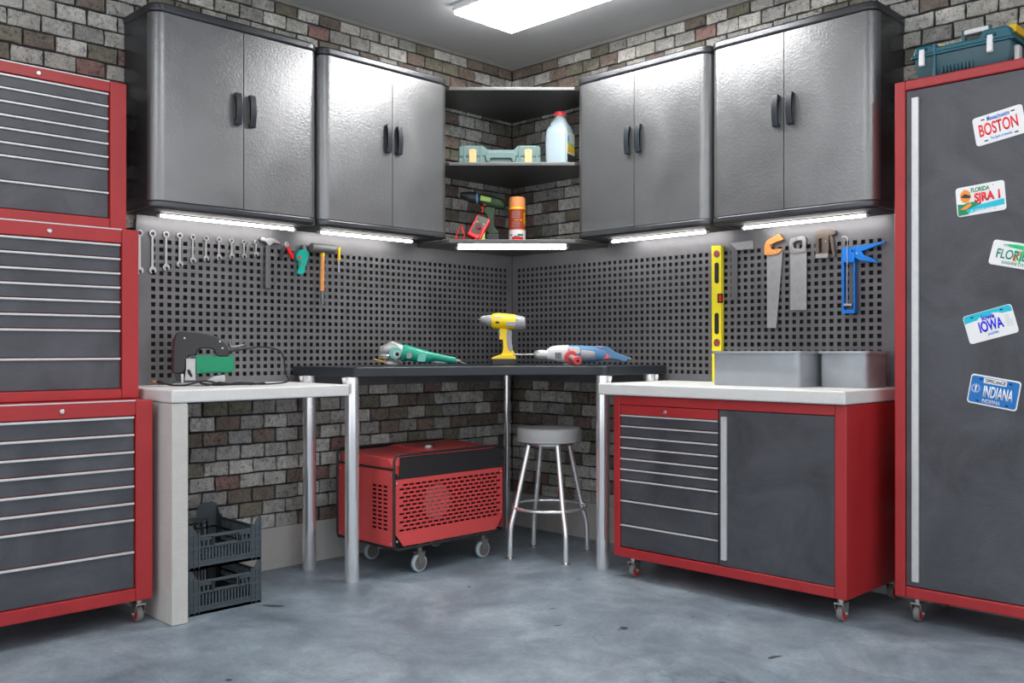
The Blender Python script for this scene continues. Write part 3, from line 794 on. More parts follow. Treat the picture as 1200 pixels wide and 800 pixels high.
# ================================================================ CRATES (left wall frame)
def crate(z0, label):
    W, dpt, Hc = .333, .400, .186; cw = .050
    t = thing('plastic_crate', label, 'crate', (.112, -2.390, z0), PI/2, 'stacked grey plastic crates')
    # local: x 0..W, y from 0 (back) to -dpt (front), z 0..Hc
    bm = nb()
    def wall(along, fixed, length, inward, handle):
        # slats of a wall as small boxes; along 'x' or 'y'
        def bx(a0, a1, z0, z1, th=.004, off=0):
            f0 = fixed+inward*off; f1 = fixed+inward*(off+th)
            lo, hi = min(f0, f1), max(f0, f1)
            if along == 'x': box(bm, a0, a1, lo, hi, z0, z1)
            else: box(bm, lo, hi, -a1, -a0, z0, z1)
        top = Hc-.045
        bx(0, length, 0, .030); bx(cw, length-cw, top-.012, top)
        # corner zones rising to full height with a diagonal shoulder
        for s in (0, 1):
            pts = [(0, .03), (cw, .03), (cw+.004, top), (cw-.008, top), (cw-.035, Hc), (0, Hc)]
            if s: pts = [(length-p[0], p[1]) for p in pts]
            f0, f1 = fixed+inward*.001, fixed+inward*.004
            if along == 'x': prism(bm, pts, f0, f1, 'y')
            else: prism(bm, [(-p[0], p[1]) for p in pts], f0, f1, 'x')
            # shoulder triangle
            pts = [(cw, top-.012), (cw+.028, top-.001), (cw, top+.02), (cw-.020, Hc)]
        # mid bands
        x = cw
        if handle:
            h0, h1 = length*.33, length*.67
            for a0, a1 in ((cw, h0), (h1, length-cw)):
                bx(a0, a1, top-.022, top-.010)
            bx(h0, h1, top-.052, top-.042); bx(h0-.006, h0+.004, top-.052, top-.010); bx(h1-.004, h1+.006, top-.052, top-.010)
            for a0, a1 in ((cw, h0-.004), (h1+.004, length-cw)):
                n = 3
                for k in range(n+1):
                    c = a0+(a1-a0)*k/n; bx(c-.0035, c+.0035, top-.050, top-.02)
        else:
            n = int((length-2*cw)/.014)
            for k in range(n+1):
                c = cw+(length-2*cw)*k/n; bx(c-.0035, c+.0035, top-.05, top-.01)
        bx(cw-.002, length-cw+.002, top-.055, top-.047)
        n = int((length-2*cw)/.0145)
        for k in range(n+1):
            c = cw+(length-2*cw)*k/n; bx(c-.0035, c+.0035, .028, top-.048)
        for zz in (.030, .056, .084) if not handle else (.030, top-.052): bx(0, length, zz, zz+.006, .006, -.002)
        # outer ribs on the corner zones
        for s in (0, 1):
            for zz in (.012, .055, .085, .115, .145):
                a0, a1 = (0, cw) if not s else (length-cw, length)
                bx(a0, a1, zz, zz+.004, .006, -.0035)
            for q in (.004, cw*.5, cw-.004):
                c = q if not s else length-q; bx(c-.002, c+.002, .005, Hc-.006 if q < cw*.4 else Hc-.03, .006, -.003)
    wall('x', -dpt, W, 1, True); wall('x', 0, W, -1, True)
    wall('y', 0, dpt, 1, False); wall('y', W, dpt, -1, False)
    obj('basket', bm, 'crate', t, sm=False)
    bm = nb()
    for k in range(9): box(bm, .005, W-.005, -.012-k*.045-.014, -.012-k*.045, .003, .008)
    for k in range(8): box(bm, .012+k*.04, .028+k*.04, -dpt+.005, -.005, .003, .008)
    box(bm, 0, W, -.006, 0, 0, .012); box(bm, 0, W, -dpt, -dpt+.006, 0, .012)
    obj('bottom_grid', bm, 'crate', t, sm=False)
    # rounded lugs at the back corners
    for s in (0, 1):
        pts = [(0, Hc-.05), (.10, Hc-.05), (.098, Hc-.01), (.085, Hc+.012), (.06, Hc+.020), (.02, Hc+.020), (0, Hc+.010)]
        if s: pts = [(W-p[0], p[1]) for p in pts]
        if z0 > .1:
            bm = nb(); prism(bm, pts, -.006, -.0015); obj('lug', bm, 'crate', t)
    return t
crate(0, 'lower grey plastic crate standing on the floor by the slab leg')
crate(.1875, 'upper grey plastic crate, topmost of the two by the slab leg')

# ================================================================ BINS on the right worktop
def bin_(x0, x1, y0, y1, z0, hgt, label):
    t = thing('storage_bin', label, 'storage bin', ((x0+x1)/2, (y0+y1)/2, z0), 0, 'grey plastic bins on the white worktop')
    a, b = (x1-x0)/2, (y1-y0)/2
    bm = nb(); n = 5
    def ring(ax, by, z, r): return [bm.verts.new((p[0], p[1], z)) for p in rrect(-ax, ax, -by, by, r, n)]
    R = [ring(a-.007, b-.007, .0, .020), ring(a-.005, b-.005, .004, .022), ring(a-.004, b-.004, hgt-.012, .024), ring(a+.004, b+.004, hgt-.012, .026), ring(a+.004, b+.004, hgt, .026),
         ring(a-.006, b-.006, hgt, .022), ring(a-.014, b-.014, .006, .020)]
    for A, B in zip(R, R[1:]):
        for k in range(len(A)): bm.faces.new((A[k], A[(k+1) % len(A)], B[(k+1) % len(A)], B[k]))
    bm.faces.new(R[0][::-1]); bm.faces.new(R[-1])
    obj('tub', bm, 'bin', t)
    bm = nb(); o = rrect(-a-.006, a+.006, -b-.006, b+.006, .027, 5); prism(bm, o, hgt-.010, hgt-.003, 'z', hole=rrect(-a-.001, a+.001, -b-.001, b+.001, .025, 5)); obj('rim', bm, 'bin', t, .001)
    return t
TOPR = .9335
bin_(1.744, 2.187, -.435, -.150, TOPR, .158, 'long grey plastic bin on the white worktop, left of the smaller bin')
bin_(2.205, 2.428, -.300, -.080, TOPR, .158, 'smaller grey plastic bin on the white worktop, next to the red locker')

# ================================================================ TOOLS HANGING ON THE LEFT PEGBOARD
class Peg:
    def __init__(s, side, name, label, cat, cx, cy, d=PEG, group=None):
        s.side = side; s.f = LW if side == 'L' else RW
        X, Z = s.f(cx, cy, d+.012); s.X, s.Z, s.d = X, Z, d
        s.t = thing(name, label, cat, (d, X, Z) if side == 'L' else (X, -d, Z), PI/2 if side == 'L' else 0, group)
    def p(s, px, py, off=.012):
        X, Z = s.f(px, py, s.d+off); return (X-s.X, Z-s.Z)
    def out(s, name, pts, o0, o1, m, bevel=.001, parent=None, sm_it=0, hole=None, label=None):
        q = [s.p(*p, (o0+o1)/2) for p in pts]
        if sm_it: q = smooth(q, sm_it)
        h = [s.p(*p, (o0+o1)/2) for p in hole] if hole else None
        if h and sm_it: h = smooth(h, sm_it)
        bm = nb(); prism(bm, q, -o1, -o0, 'y', hole=h)
        return obj(name, bm, m, parent or s.t, bevel, 2, label=label)
    def hook(s, px, py, off=.02):
        x, z = s.p(px, py, off/2)
        bm = nb(); tube(bm, spline([(x, -.0005, z), (x, -off, z), (x, -off-.006, z+.008)], 4), .002, 8); return obj('hook', bm, 'satin', s.t)
wr = [(163.4,268.9,321.5),(178.5,269.7,320.9),(194.5,271.1,317.6),(210.4,272.5,313.4),(225.8,274.6,308.8),(241.2,276,306.8),(256.3,277.7,304.9),(271.2,279.2,303.3),(285.8,280.6,303.2),(299.8,281.3,301.2)]
words = ['longest wrench of the row, half hidden beside the red chest', 'second longest wrench of the row on the left pegboard', 'third wrench from the red chest in the hanging row',
 'fourth wrench from the red chest in the hanging row', 'fifth wrench from the red chest, mid-length', 'sixth wrench from the red chest, shorter than its left neighbour', 'fourth wrench from the claw hammer in the hanging row',
 'third wrench from the claw hammer in the hanging row', 'second smallest wrench, next but one to the claw hammer', 'smallest wrench of the row, nearest the claw hammer']
for i, (px, yt, yb_) in enumerate(wr):
    X, zt = LW(px, yt, PEG+.006); _, zb = LW(px, yb_, PEG+.006)
    t = thing('combination_wrench', 'steel '+words[i], 'wrench', (PEG, X, zb), PI/2, 'combination wrenches on the left pegboard')
    Lw = zt-zb; s = .55+.45*(Lw/.20); r1, r2, w = .0155*s, .0175*s, .0062*s
    bm = nb(); prism(bm, circ(0, Lw-r1, r1, 20), -.011, -.003, 'y', hole=circ(0, Lw-r1, r1*.58, 12)); obj('ring_end', bm, 'satin', t, .0008)
    bm = nb(); prism(bm, [(-w, r2*1.4), (w, r2*1.4), (w*.8, Lw-r1*1.8), (-w*.8, Lw-r1*1.8)], -.009, -.004); obj('shank', bm, 'satin', t, .001)
    bm = nb(); tube(bm, [(0, -.0005, Lw-r1*.75), (0, -.016, Lw-r1*.75), (0, -.019, Lw-r1*.5)], .0022, 8); obj('hook', bm, 'satin', t)
    j = []
    for k in range(21):
        a = math.radians(-52+284*k/20); j.append((r2*math.cos(a), r2+r2*.95*math.sin(a)))
    j += [(-r2*.38, r2*.15), (-r2*.40, r2*.95), (0, r2*1.25), (r2*.40, r2*.95), (r2*.38, r2*.15)]
    ca, sa = math.cos(.26), math.sin(.26); j = [(x*ca-(z-r2)*sa, r2+x*sa+(z-r2)*ca) for x, z in j]
    bm = nb(); prism(bm, j, -.012, -.003); obj('open_jaw', bm, 'satin', t, .0008)

# claw hammer
g = Peg('L', 'claw_hammer', 'grey steel claw hammer hanging between the wrenches and the red pliers', 'hammer', 314, 300)
g.out('handle', [(311.2,287), (316.4,287.5), (316.8,338.5), (310.6,338)], .010, .028, 'grey_steel', .004)
g.out('head', [(304.5,277.8), (309,278.2), (311,280), (315,278.5), (320.5,279.5), (325.5,282.5), (329.3,287), (325,285.4), (319,284.4), (316.6,287.6), (312.6,287.2), (310.6,283.2), (305,282.2)], .010, .030, 'satin', .003, sm_it=1)
g.hook(313.5, 285.5, .014)
# red and black pliers
g = Peg('L', 'pliers', 'pliers with one red and one black handle hanging beside the claw hammer', 'pliers', 336, 290)
g.out('jaws', [(334.2,282.8), (337.3,282.8), (338.6,287), (337,290.2), (334.6,290.4), (333,287.5)], .006, .014, 'satin', .001)
g.out('handle', [(333.5,288), (335.3,289.5), (332.5,295), (330.6,305), (327.6,304.5), (328.6,296)], .006, .018, 'blackplastic', .003, sm_it=1)
g.out('handle', [(336,288.2), (338.4,288.4), (339.2,292), (343,297), (344.6,302.8), (341.8,304.2), (339.8,299), (336.4,293)], .006, .018, 'redplastic', .003, sm_it=1, label='red plier handle')
g.hook(335.7, 289, .008)
# green pruning shears
g = Peg('L', 'pruning_shears', 'jade green pruning shears hanging left of the mallet', 'shears', 355, 303)
bd = g.out('grip_body', [(351,292.4), (356,291.6), (360.5,294.5), (361.8,299.5), (359.5,303.5), (357.2,312), (355.2,321.2), (351.5,322), (347.8,320.6), (348,317.8), (350.2,316.2), (351,307), (348.2,304.5), (346.8,301), (348,296)], .006, .030, 'jade', .005, sm_it=2)
g.out('trigger', [(350.2,299.2), (352.6,300.6), (351.8,304.4), (350,302.4)], .028, .034, 'redplastic', .001, label='red trigger')
g.out('lock_button', [(351.2,308), (352.8,308), (352.8,309.8), (351.2,309.8)], .028, .033, 'redplastic', .001)
g.out('blade', [(352,293.5), (352.6,287.6), (353.8,286.6), (354.6,293)], .012, .016, 'dark', 0)
g.out('blade', [(355,293), (356.6,286.8), (358.2,289.6), (359.2,294.5)], .016, .020, 'satin', 0)
g.hook(354.5, 292.8, .010)
# mallet
g = Peg('L', 'rubber_mallet', 'grey headed mallet with an orange handle on the left pegboard', 'mallet', 377.5, 312)
x0_, z_ = g.p(364.5, 290, .035); x1_, _ = g.p(392, 290, .035)
bm = nb(); rz_ = .024
lathe(bm, [(rz_*.86, 0), (rz_, .005), (rz_*1.03, (x1_-x0_)/2), (rz_, x1_-x0_-.005), (rz_*.86, x1_-x0_)], (x0_, -.036, z_), 'x', 28); obj('head', bm, 'mallet', g.t)
def vrod(g, name, ya, yb, pxa, pxb, ra, rb, m, off=.036):
    xa, za = g.p(pxa, ya, off); xb, zb = g.p(pxb, yb, off)
    bm = nb(); tube(bm, [(xa, -off, za), ((xa+xb)/2, -off, (za+zb)/2), (xb, -off, zb)], ra, 18, rr=[ra, (ra+rb)/2, rb]); return obj(name, bm, m, g.t)
vrod(g, 'neck_collar', 294.5, 300, 378, 378, .0125, .012, 'canyel')
vrod(g, 'handle', 299, 336, 378, 377.6, .0100, .0108, 'wood')
vrod(g, 'orange_band', 336, 340.6, 377.6, 377.6, .0112, .0112, 'spraycap')
vrod(g, 'grip', 340.6, 357, 377.6, 377.8, .0105, .0098, 'grey_steel')
g.hook(373, 293, .030); g.hook(383, 293, .030)
# screwdriver
g = Peg('L', 'screwdriver', 'screwdriver with a yellow handle hanging right of the mallet', 'screwdriver', 397, 300)
def vlathe(g, name, prof, px, m, off=.016):
    # prof: (py, radius)
    P = [g.p(px, y, off)+(r,) for y, r in prof]
    bm = nb(); tube(bm, [(p[0], -off, p[1]) for p in P], .01, 16, rr=[p[2] for p in P]); return obj(name, bm, m, g.t)
vlathe(g, 'handle', [(289.5,.005), (290.3,.0085), (293,.009), (294.5,.0068), (301,.0068), (303,.009), (304.6,.008)], 397.2, 'canyel')
vlathe(g, 'shaft', [(304.4,.003), (316.5,.003), (318.5,.0045)], 397, 'satin')
g.hook(397, 304, .014)

# ================================================================ TOOLS HANGING ON THE RIGHT PEGBOARD
g = Peg('R', 'spirit_level', 'yellow spirit level standing upright against the right pegboard', 'level', 841.5, 350)
LV = g.out('body', [(835.2,288), (846.6,287.6), (846.8,447.6), (836,447.0)], .004, .030, 'levelyellow', .002)
def pill(xa, xb, ya, yb):
    r = (xb-xa)/2; cx = (xa+xb)/2
    return [(cx+r*math.cos(a), ya+r+r*math.sin(a)) for a in [math.radians(180+k*22.5) for k in range(9)]] + [(cx+r*math.cos(a), yb-r+r*math.sin(a)) for a in [math.radians(k*22.5) for k in range(9)]]
for ya, yb_ in ((307.5, 332), (366.5, 391.5)): g.out('grip_slot', pill(837.4, 842.4, ya, yb_), .0295, .0312, 'dark', 0)
for cy, an in ((297.5, 0), (401.3, .7)):
    g.out('vial_housing', [(839.9+3.6*math.cos(2*PI*k/20), cy+4.3*math.sin(2*PI*k/20)) for k in range(20)], .0295, .0318, 'grey_steel', 0)
    c, s_ = math.cos(an), math.sin(an)
    g.out('vial', [(839.9+a*c-b*s_, cy+a*s_+b*c) for a, b in ((-2.8,-1.1), (2.8,-1.1), (2.8,1.1), (-2.8,1.1))], .031, .034, 'redplastic', .0005)
g.out('vial_housing', [(841,344), (847,344), (847,354.8), (841,354.8)], .0285, .0325, 'dark', 0)
g.out('vial', [(842.6,345.8), (845.4,345.8), (845.4,353), (842.6,353)], .032, .035, 'redplastic', .0005)
# try square
g = Peg('R', 'try_square', 'steel try square hanging to the right of the yellow level', 'try square', 866, 312)
g.out('blade', [(857.2,291), (864.4,291.8), (864.2,351.6), (857,351)], .006, .010, 'grey_steel', .0005)
g.out('stock', [(856.4,284.8), (882.2,281.8), (882.4,291.8), (864.4,293.2)], .004, .020, 'saw', .001)
g.hook(868, 290, .010)
# hand saw with wooden handle
g = Peg('R', 'hand_saw', 'long hand saw with an orange wooden handle', 'saw', 907, 330)
g.out('blade', [(898.8,297), (917,292.5), (917.2,295), (909.8,384.2), (899.2,384.2)], .008, .012, 'saw', 0)
vs = []
g.out('handle', [(896.4,298.5), (896.2,291), (897.4,284.5), (901,280.4), (907,277.2), (911.5,274.6), (913.6,273.3), (916,276.6), (919,280.4), (914,282.6), (906.8,284.9), (903.6,287.3), (903,290.8), (905,292.2), (911,291.6), (917.2,291.4), (915.5,295), (911,297.8), (905,299), (900,299.2)], .004, .022, 'wood', .003, sm_it=1)
for x, y in ((900.4,295.6), (907.8,294.8)): g.out('rivet', [(x+.9*math.cos(2*PI*k/10), y+.9*math.sin(2*PI*k/10)) for k in range(10)], .0215, .0235, 'satin', 0)
g.hook(903.5, 287.5, .018)
# broad saw with steel handle
g = Peg('R', 'back_saw', 'broad steel saw with a closed metal handle, right of the wooden-handled saw', 'saw', 936, 320)
g.out('blade', [(926.2,295), (945.4,291), (945.2,363), (926.4,363.2)], .008, .013, 'saw', .0005)
g.out('handle', [(925.6,280.5), (929,279.4), (941,276.4), (944.4,277.6), (945,292), (944,295.4), (927.5,297), (926,294)], .005, .021, 'satin', .002, sm_it=1,
      hole=[(930.2,283.6), (939.4,281), (941,282.6), (940.8,290), (939,291.6), (932.4,291.8), (930,289)])
g.hook(935, 281.5, .018)
# staple gun
g = Peg('R', 'staple_gun', 'bronze coloured staple gun hanging between the broad saw and the blue caulking gun', 'staple gun', 968, 286)
g.out('frame', [(956.4,271.6), (962,270.8), (963,269.4), (975,268.4), (980,270.2), (979.6,274.8), (972.5,276.4), (972.2,291), (970.6,301.8), (958,302.6), (956.8,298)], .005, .026, 'bronze', .002,
      hole=[(960.2,280), (964,279.2), (964.6,296.5), (960.8,297.2)])
g.out('magazine', [(957.2,298), (971.8,297), (971.4,302), (957.4,302.8)], .004, .029, 'satin', .001)
g.out('lever', [(972.4,275), (976.2,275.4), (978,290), (980,299.6), (977.2,301.4), (974.6,292)], .007, .022, 'bronze', .002, sm_it=1)
g.out('bolt', [(967.6+1*math.cos(k), 282.6+1*math.sin(k)) for k in range(6)], .025, .028, 'satin', 0)
g.hook(966, 273, .012)
# caulking gun
g = Peg('R', 'caulking_gun', 'bright blue caulking gun hanging nearest the red locker', 'caulking gun', 1000, 320)
def bar(px0, py0, px1, py1, r, m, off=.022, name='frame_rail', flat=False):
    a = g.p(px0, py0, off); b = g.p(px1, py1, off)
    bm = nb(); tube(bm, [(a[0], -off, a[1]), (b[0], -off, b[1])], r, 10); return obj(name, bm, m, g.t)
g.out('cradle', [(988.2,291), (991.2,289.8), (1002.6,290.4), (1003,305), (1003.4,366.6), (988.2,367.2), (987.4,306), (988,300)], .010, .034, 'brightblue', .001,
      hole=[(990.4,307.5), (1001.2,307.2), (1001.4,362.6), (990.2,362.8)])
g.out('end_plate', [(988,363), (1003.5,362.6), (1003.6,367), (988,367.4)], .004, .040, 'brightblue', .001)
g.out('collar', [(988,303.4), (1002.8,303.2), (1002.8,307.2), (988,307.4)], .006, .040, 'brightblue', .001)
g.out('trigger', [(999.4,290.2), (1003.4,289), (1004.6,287.2), (1007,288.4), (1037.6,282.4), (1038.4,284), (1010,294.6), (1013.4,299.6), (1025,303.6), (1031.5,308.2), (1018,306.8), (1008,305.4), (1003,301.6), (999.6,295.6)], .014, .030, 'brightblue', .002)
g.out('handle', [(1003,293.5), (1012,298.6), (1024,303), (1030.4,308), (1018,306.4), (1007,304.6)], .010, .032, 'brightblue', .002)
for x, y in ((999.2,294.2), (1004.2,297)): g.out('rivet', [(x+1.2*math.cos(2*PI*k/10), y+1.3*math.sin(2*PI*k/10)) for k in range(10)], .030, .034, 'satin', 0)
P = [g.p(*q, .022) for q in ((989.2,278.4), (992,277.4), (995,278.8), (995.8,283), (995.4,300), (995.2,356.6))]
bm = nb(); tube(bm, spline([(a, -.044, b) for a, b in P], 5), .0022, 10); obj('plunger_rod', bm, 'satin', g.t)
g.out('plunger_disc', [(990.8,356), (1000,355.8), (1000,358.2), (990.8,358.4)], .010, .044, 'satin', .0005)
g.hook(994, 288.5, .012)
# ================================================================ THINGS ON THE BENCHES AND SHELVES
# local frame: x to the right as seen on entering (45 degrees), -y toward the room, z up
def stand(name, label, cat, px, dep, z, rz=PI/4, group=None):
    x, y = PD(px, dep); return thing(name, label, cat, (x, y, z), rz, group)
def P2(px0, py0, dep, z):              # local (x, z) of a pixel for a thing at column px0, depth dep, base z
    return lambda px, py: ((px-px0)*dep/F, HC+(HOR-py)*dep/F-z)
def outl(t, name, f, pts, y0, y1, m, bevel=.003, it=1, hole=None, seg=2, parent=None, label=None):
    q = [f(*p) for p in pts]; h = [f(*p) for p in hole] if hole else None
    if it: q = smooth(q, it); h = smooth(h, it) if h else None
    bm = nb(); prism(bm, q, y0, y1, 'y', hole=h); return obj(name, bm, m, parent or t, bevel, seg, label=label)
TT = 1.0155
# ---- yellow cordless drill
dep = 5.02; f0 = P2(593, 0, dep, TT)
dz = f0(0, 427.4)[1]
f = lambda a, b: (f0(a, b)[0], f0(a, b)[1]-dz)
t = stand('cordless_drill', 'yellow cordless drill standing upright on the dark corner table', 'drill', 593, dep, TT)
bm = nb(); s = lambda px, cy, r, ry=None: (f(px, 0)[0], 0, f(0, cy)[1], (ry or r)*dep/F, r*dep/F)
loft(bm, [s(576.0,376.4,7.4), s(577.5,376,8.6), s(583,375.9,9.4), s(592,376.2,9.2), s(603,377,8.8), s(606,377.5,8)], 'x', 24); obj('motor_housing', bm, 'yellow', t)
bm = nb(); loft(bm, [s(602,377.6,8.2), s(605,377.6,8.8), s(612,378,7.8), s(614.6,378.2,7.2), s(615.8,378.2,5.4)], 'x', 24); obj('rear_cap', bm, 'greyplastic', t)
bm = nb(); loft(bm, [s(560.6,374.2,.6), s(562.6,374,1.2), s(563,374,2.6), s(566,374.2,4.6), s(569.5,374.8,5), s(570,375,6), s(576.5,376,7.2)], 'x', 24); obj('chuck', bm, 'greyplastic', t)
outl(t, 'grip', f, [(585.2,384), (591.5,385), (597,386), (598.6,396), (599.5,408), (602.5,412.5), (604.4,419.6), (576,419.8), (577.8,418), (587,415.6), (589.8,411), (589.6,398), (588,397.4), (585,397.8), (586,392)], -.019, .019, 'yellow', .007, 1, seg=3)
outl(t, 'rubber_grip', f, [(593,385.5), (598.6,386.5), (600.4,388), (599.4,398), (601.4,411.5), (597,412), (593.8,407)], -.021, .021, 'greyplastic', .006, 1)
outl(t, 'trigger', f, [(583.6,386.5), (586,386.5), (586.4,397), (585,397.4), (584.4,391)], -.009, .009, 'greyplastic', .002, 0)
outl(t, 'battery', f, [(577,420), (603.8,420), (604,426.4), (603,427.4), (577.4,427.4), (576.6,426)], -.036, .036, 'blackplastic', .006, 0, seg=3)
outl(t, 'foot_flange', f, [(575.8,419), (587,414.8), (600,414.8), (604.6,419), (604.4,420.6), (576,420.6)], -.030, .030, 'yellow', .005, 0, seg=3)
outl(t, 'selector', f, [(580.4,377), (582.4,376.2), (585,376.8), (586,378.2), (583.6,379.4), (581,379)], -.0425, -.037, 'blackplastic', .001, 1)
outl(t, 'label_plate', f, [(579.6,370.4), (588,370.8), (587.8,373.8), (579.2,373.4)], -.0400, -.034, 'ltgrey', .001, 0)
outl(t, 'side_grip', f, [(593.6,377), (605,376.8), (604.4,382), (593.2,381.8)], -.0425, -.036, 'greyplastic', .002, 0)

# ---- angle grinder
dep = 4.84; f0 = P2(488, 0, dep, TT); dz = f0(0, 428.6)[1]
f = lambda a, b: (f0(a, b)[0], f0(a, b)[1]-dz)
t = stand('angle_grinder', 'teal angle grinder with a cast metal head lying on the dark table', 'angle grinder', 488, dep, TT)
s = lambda px, cy, r, ry=None, p=2.4: (f(px, 0)[0], 0, f(0, cy)[1], (ry or r)*dep/F, r*dep/F, p)
bm = nb(); loft(bm, [s(471,414.5,9.6), s(474,413.8,9.8), s(478,413.6,9), s(484,415,8.8), s(492,417,8.4), s(500,418.4,7.4), s(505,418.2,5.6), s(509,418.2,4.6), s(516,419.6,4.4), s(524,421,4), s(532,422.2,3.6), s(534.2,422.6,3.2), s(534.8,422.8,2)], 'x', 24); body = obj('motor_body', bm, 'teal', t)
bm = nb(); loft(bm, [s(445.2,411.6,4.8), s(446.6,411,5.6), s(452,410.4,6.6), s(456,409.4,8.4), s(460,407.6,5.8+2), s(466,410,8.5), s(470,412.5,9.6), s(472.4,414.2,9.8)], 'x', 22); hd = obj('gear_head', bm, 'castalu', t)
bm = nb(); lathe(bm, [(.036, -.008), (.038, .006), (.032, .016)], (f(452, 0)[0], 0, f(0, 418.5)[1]), 'z', 24); obj('spindle_flange', bm, 'castalu', t)
bm = nb(); lathe(bm, [(.031, -.058), (.031, -.046), (.026, -.040), (.026, -.03)], (f(464.8, 0)[0], 0, f(0, 414)[1]), 'y', 28); c = obj('side_boss', bm, 'pale_teal', t)
bm = nb(); lathe(bm, [(.0175, -.064), (.0175, -.055)], (f(466.6, 0)[0], 0, f(0, 415)[1]), 'y', 24); obj('boss_ring', bm, 'castalu', c)
bm = nb(); lathe(bm, [(.0105, -.0655), (.0105, -.060)], (f(467.4, 0)[0], 0, f(0, 415.3)[1]), 'y', 20); obj('boss_hole', bm, 'dark', c)
bm = nb(); i = len(bm.verts); lathe(bm, [(.001, 0), (.060, 0), (.060, .003), (.001, .003)], (0,0,0), 'z', 36)
xf(bm, i, Matrix.Translation((f(451, 0)[0], .01, f(0, 424.5)[1])) @ Matrix.Rotation(math.radians(14), 4, 'Y')); obj('grinding_disc', bm, 'canyel', t, label='yellow grinding disc')
bm = nb(); i = len(bm.verts); prism(bm, [(.064*math.cos(math.radians(a)), .064*math.sin(math.radians(a))) for a in range(-80, 81, 10)]+[(0, .064), (0, -.064)], -.004, .010, 'z')
xf(bm, i, Matrix.Translation((f(455, 0)[0], .0, f(0, 425.6)[1])) @ Matrix.Rotation(math.radians(7), 4, 'Y')); obj('wheel_guard', bm, 'castalu', t)
outl(t, 'vent_plate', f, [(477.6,414), (481.5,413.8), (484,416), (483.4,420), (480,420.6), (477.4,420.2)], -.044, -.036, 'greyplastic', .002, 1)
outl(t, 'name_plate', f, [(491.4,414.8), (500.6,415.8), (499,424), (489.6,423.8)], -.0385, -.030, 'pale_teal', .001, 0)
outl(t, 'paddle_switch', f, [(506,424.6), (512,423), (520,424.2), (525,426), (512,426)], -.010, .010, 'greyplastic', .002, 1)
bm = nb(); lathe(bm, [(.010, 0), (.007, .012), (.004, .024)], (f(534.4, 0)[0], 0, f(0, 423)[1]), 'x', 14); obj('cord_sleeve', bm, 'greyplastic', t)
bm = nb(); tube(bm, spline([(f(539,0)[0], 0, f(0,424.4)[1]), (f(543,0)[0], .03, f(0,426)[1]), (f(545,0)[0], .12, .006), (f(543,0)[0], .25, .005)], 6), .0035, 8); obj('power_cord', bm, 'greyplastic', t)

# ---- hammer drill
dep = 4.96; f0 = P2(672, 0, dep, TT); dz = f0(0, 428.0)[1]
f = lambda a, b: (f0(a, b)[0], f0(a, b)[1]-dz)
t = stand('hammer_drill', 'blue and grey hammer drill with coral side grip lying on the dark table', 'drill', 672, dep, TT)
s = lambda px, cy, r, ry=None, p=2.5: (f(px, 0)[0], 0, f(0, cy)[1], (ry or r)*dep/F, r*dep/F, p)
bm = nb(); loft(bm, [s(641,415.4,6.2,6), s(646,414.2,8.2,7), s(653,414.4,9.6,8), s(660,414.8,10.2,8), s(666,414.8,10.4,8)], 'x', 24, 3); obj('gear_housing', bm, 'ltgrey', t)
bm = nb(); loft(bm, [s(665,414.8,10.2,8), s(680,414.8,10.2,8.4), s(694,415,9.4,8), s(704,415.4,7.4,6.4), s(710,416.2,6,5.4)], 'x', 24, 2.5); bd = obj('motor_body', bm, 'blue', t)
outl(t, 'rear_handle', f, [(690,405.6), (706,405.4), (714,407.5), (719,411.5), (726,415), (733,417), (737,419.6), (736,423), (730,425), (726,422.6), (716,420.8), (702,422), (693,424)], -.020, .020, 'blue', .007, 1, seg=3)
bm = nb(); loft(bm, [s(680,415.2,8,9.0), s(684,415.6,7.6,9.6), s(694,416,6.8,9.2), s(696.6,416.2,7,8.2)], 'x', 20, 3); obj('grip_cover', bm, 'greyplastic', t)
bm = nb(); loft(bm, [s(625.8,415.4,2.4), s(627.5,415.6,4.6), s(631,415.8,5.8), s(636,415.8,6), s(640,416,5.4), s(642,416,5.6)], 'x', 24, 2); obj('chuck', bm, 'castalu', t)
bm = nb(); P = []
xa, xb, zc = f(601.5, 0)[0], f(627, 0)[0], f(0, 415.6)[1]
for k in range(61):
    a = k/60*PI*2*7; P.append((xa+(xb-xa)*k/60, .0028*math.cos(a), zc+.0028*math.sin(a)))
tube(bm, P, .0036, 8); tube(bm, [(xa, 0, zc), (xb, 0, zc)], .0028, 8); obj('drill_bit', bm, 'satin', t)
ax = Vector((f(667.6, 0)[0], -.030, f(0, 417.8)[1])); bx_ = Vector((f(675.6, 0)[0], -.150, f(0, 422.2)[1]))
def flange(name, c, d, r, th, m, par):
    bm = nb(); tube(bm, [c-d*th/2, c-d*th*.3, c+d*th*.3, c+d*th/2], r, 28, rr=[r*.9, r, r, r*.9]); return obj(name, bm, m, par)
bx_ = Vector((f(674.6, 0)[0]*.97, -.125, .026)); dd = (bx_-ax).normalized()
sg = flange('side_grip', ax+dd*.01, dd, .035, .014, 'coral', t)
bm = nb(); tube(bm, [ax, bx_], .0145, 20); obj('grip_stem', bm, 'greyplastic', sg)
flange('grip_end', bx_, dd, .0235, .016, 'coral', sg)
flange('grip_hole', bx_+dd*.008, dd, .007, .003, 'dark', sg)
outl(t, 'trigger', f, [(704.4,414.6), (713.4,415), (713.6,420.4), (705.4,421)], -.024, .024, 'coral', .003, 0)
outl(t, 'lock_button', f, [(701.2,406.6), (704.2,406.2), (705,408.4), (702,408.6)], -.022, .022, 'coral', .002, 0)
outl(t, 'vent_grille', f, [(650,412.8), (657.6,412.8), (657.6,421.6), (650,421.6)], -.0385, -.030, 'greyplastic', .001, 0)
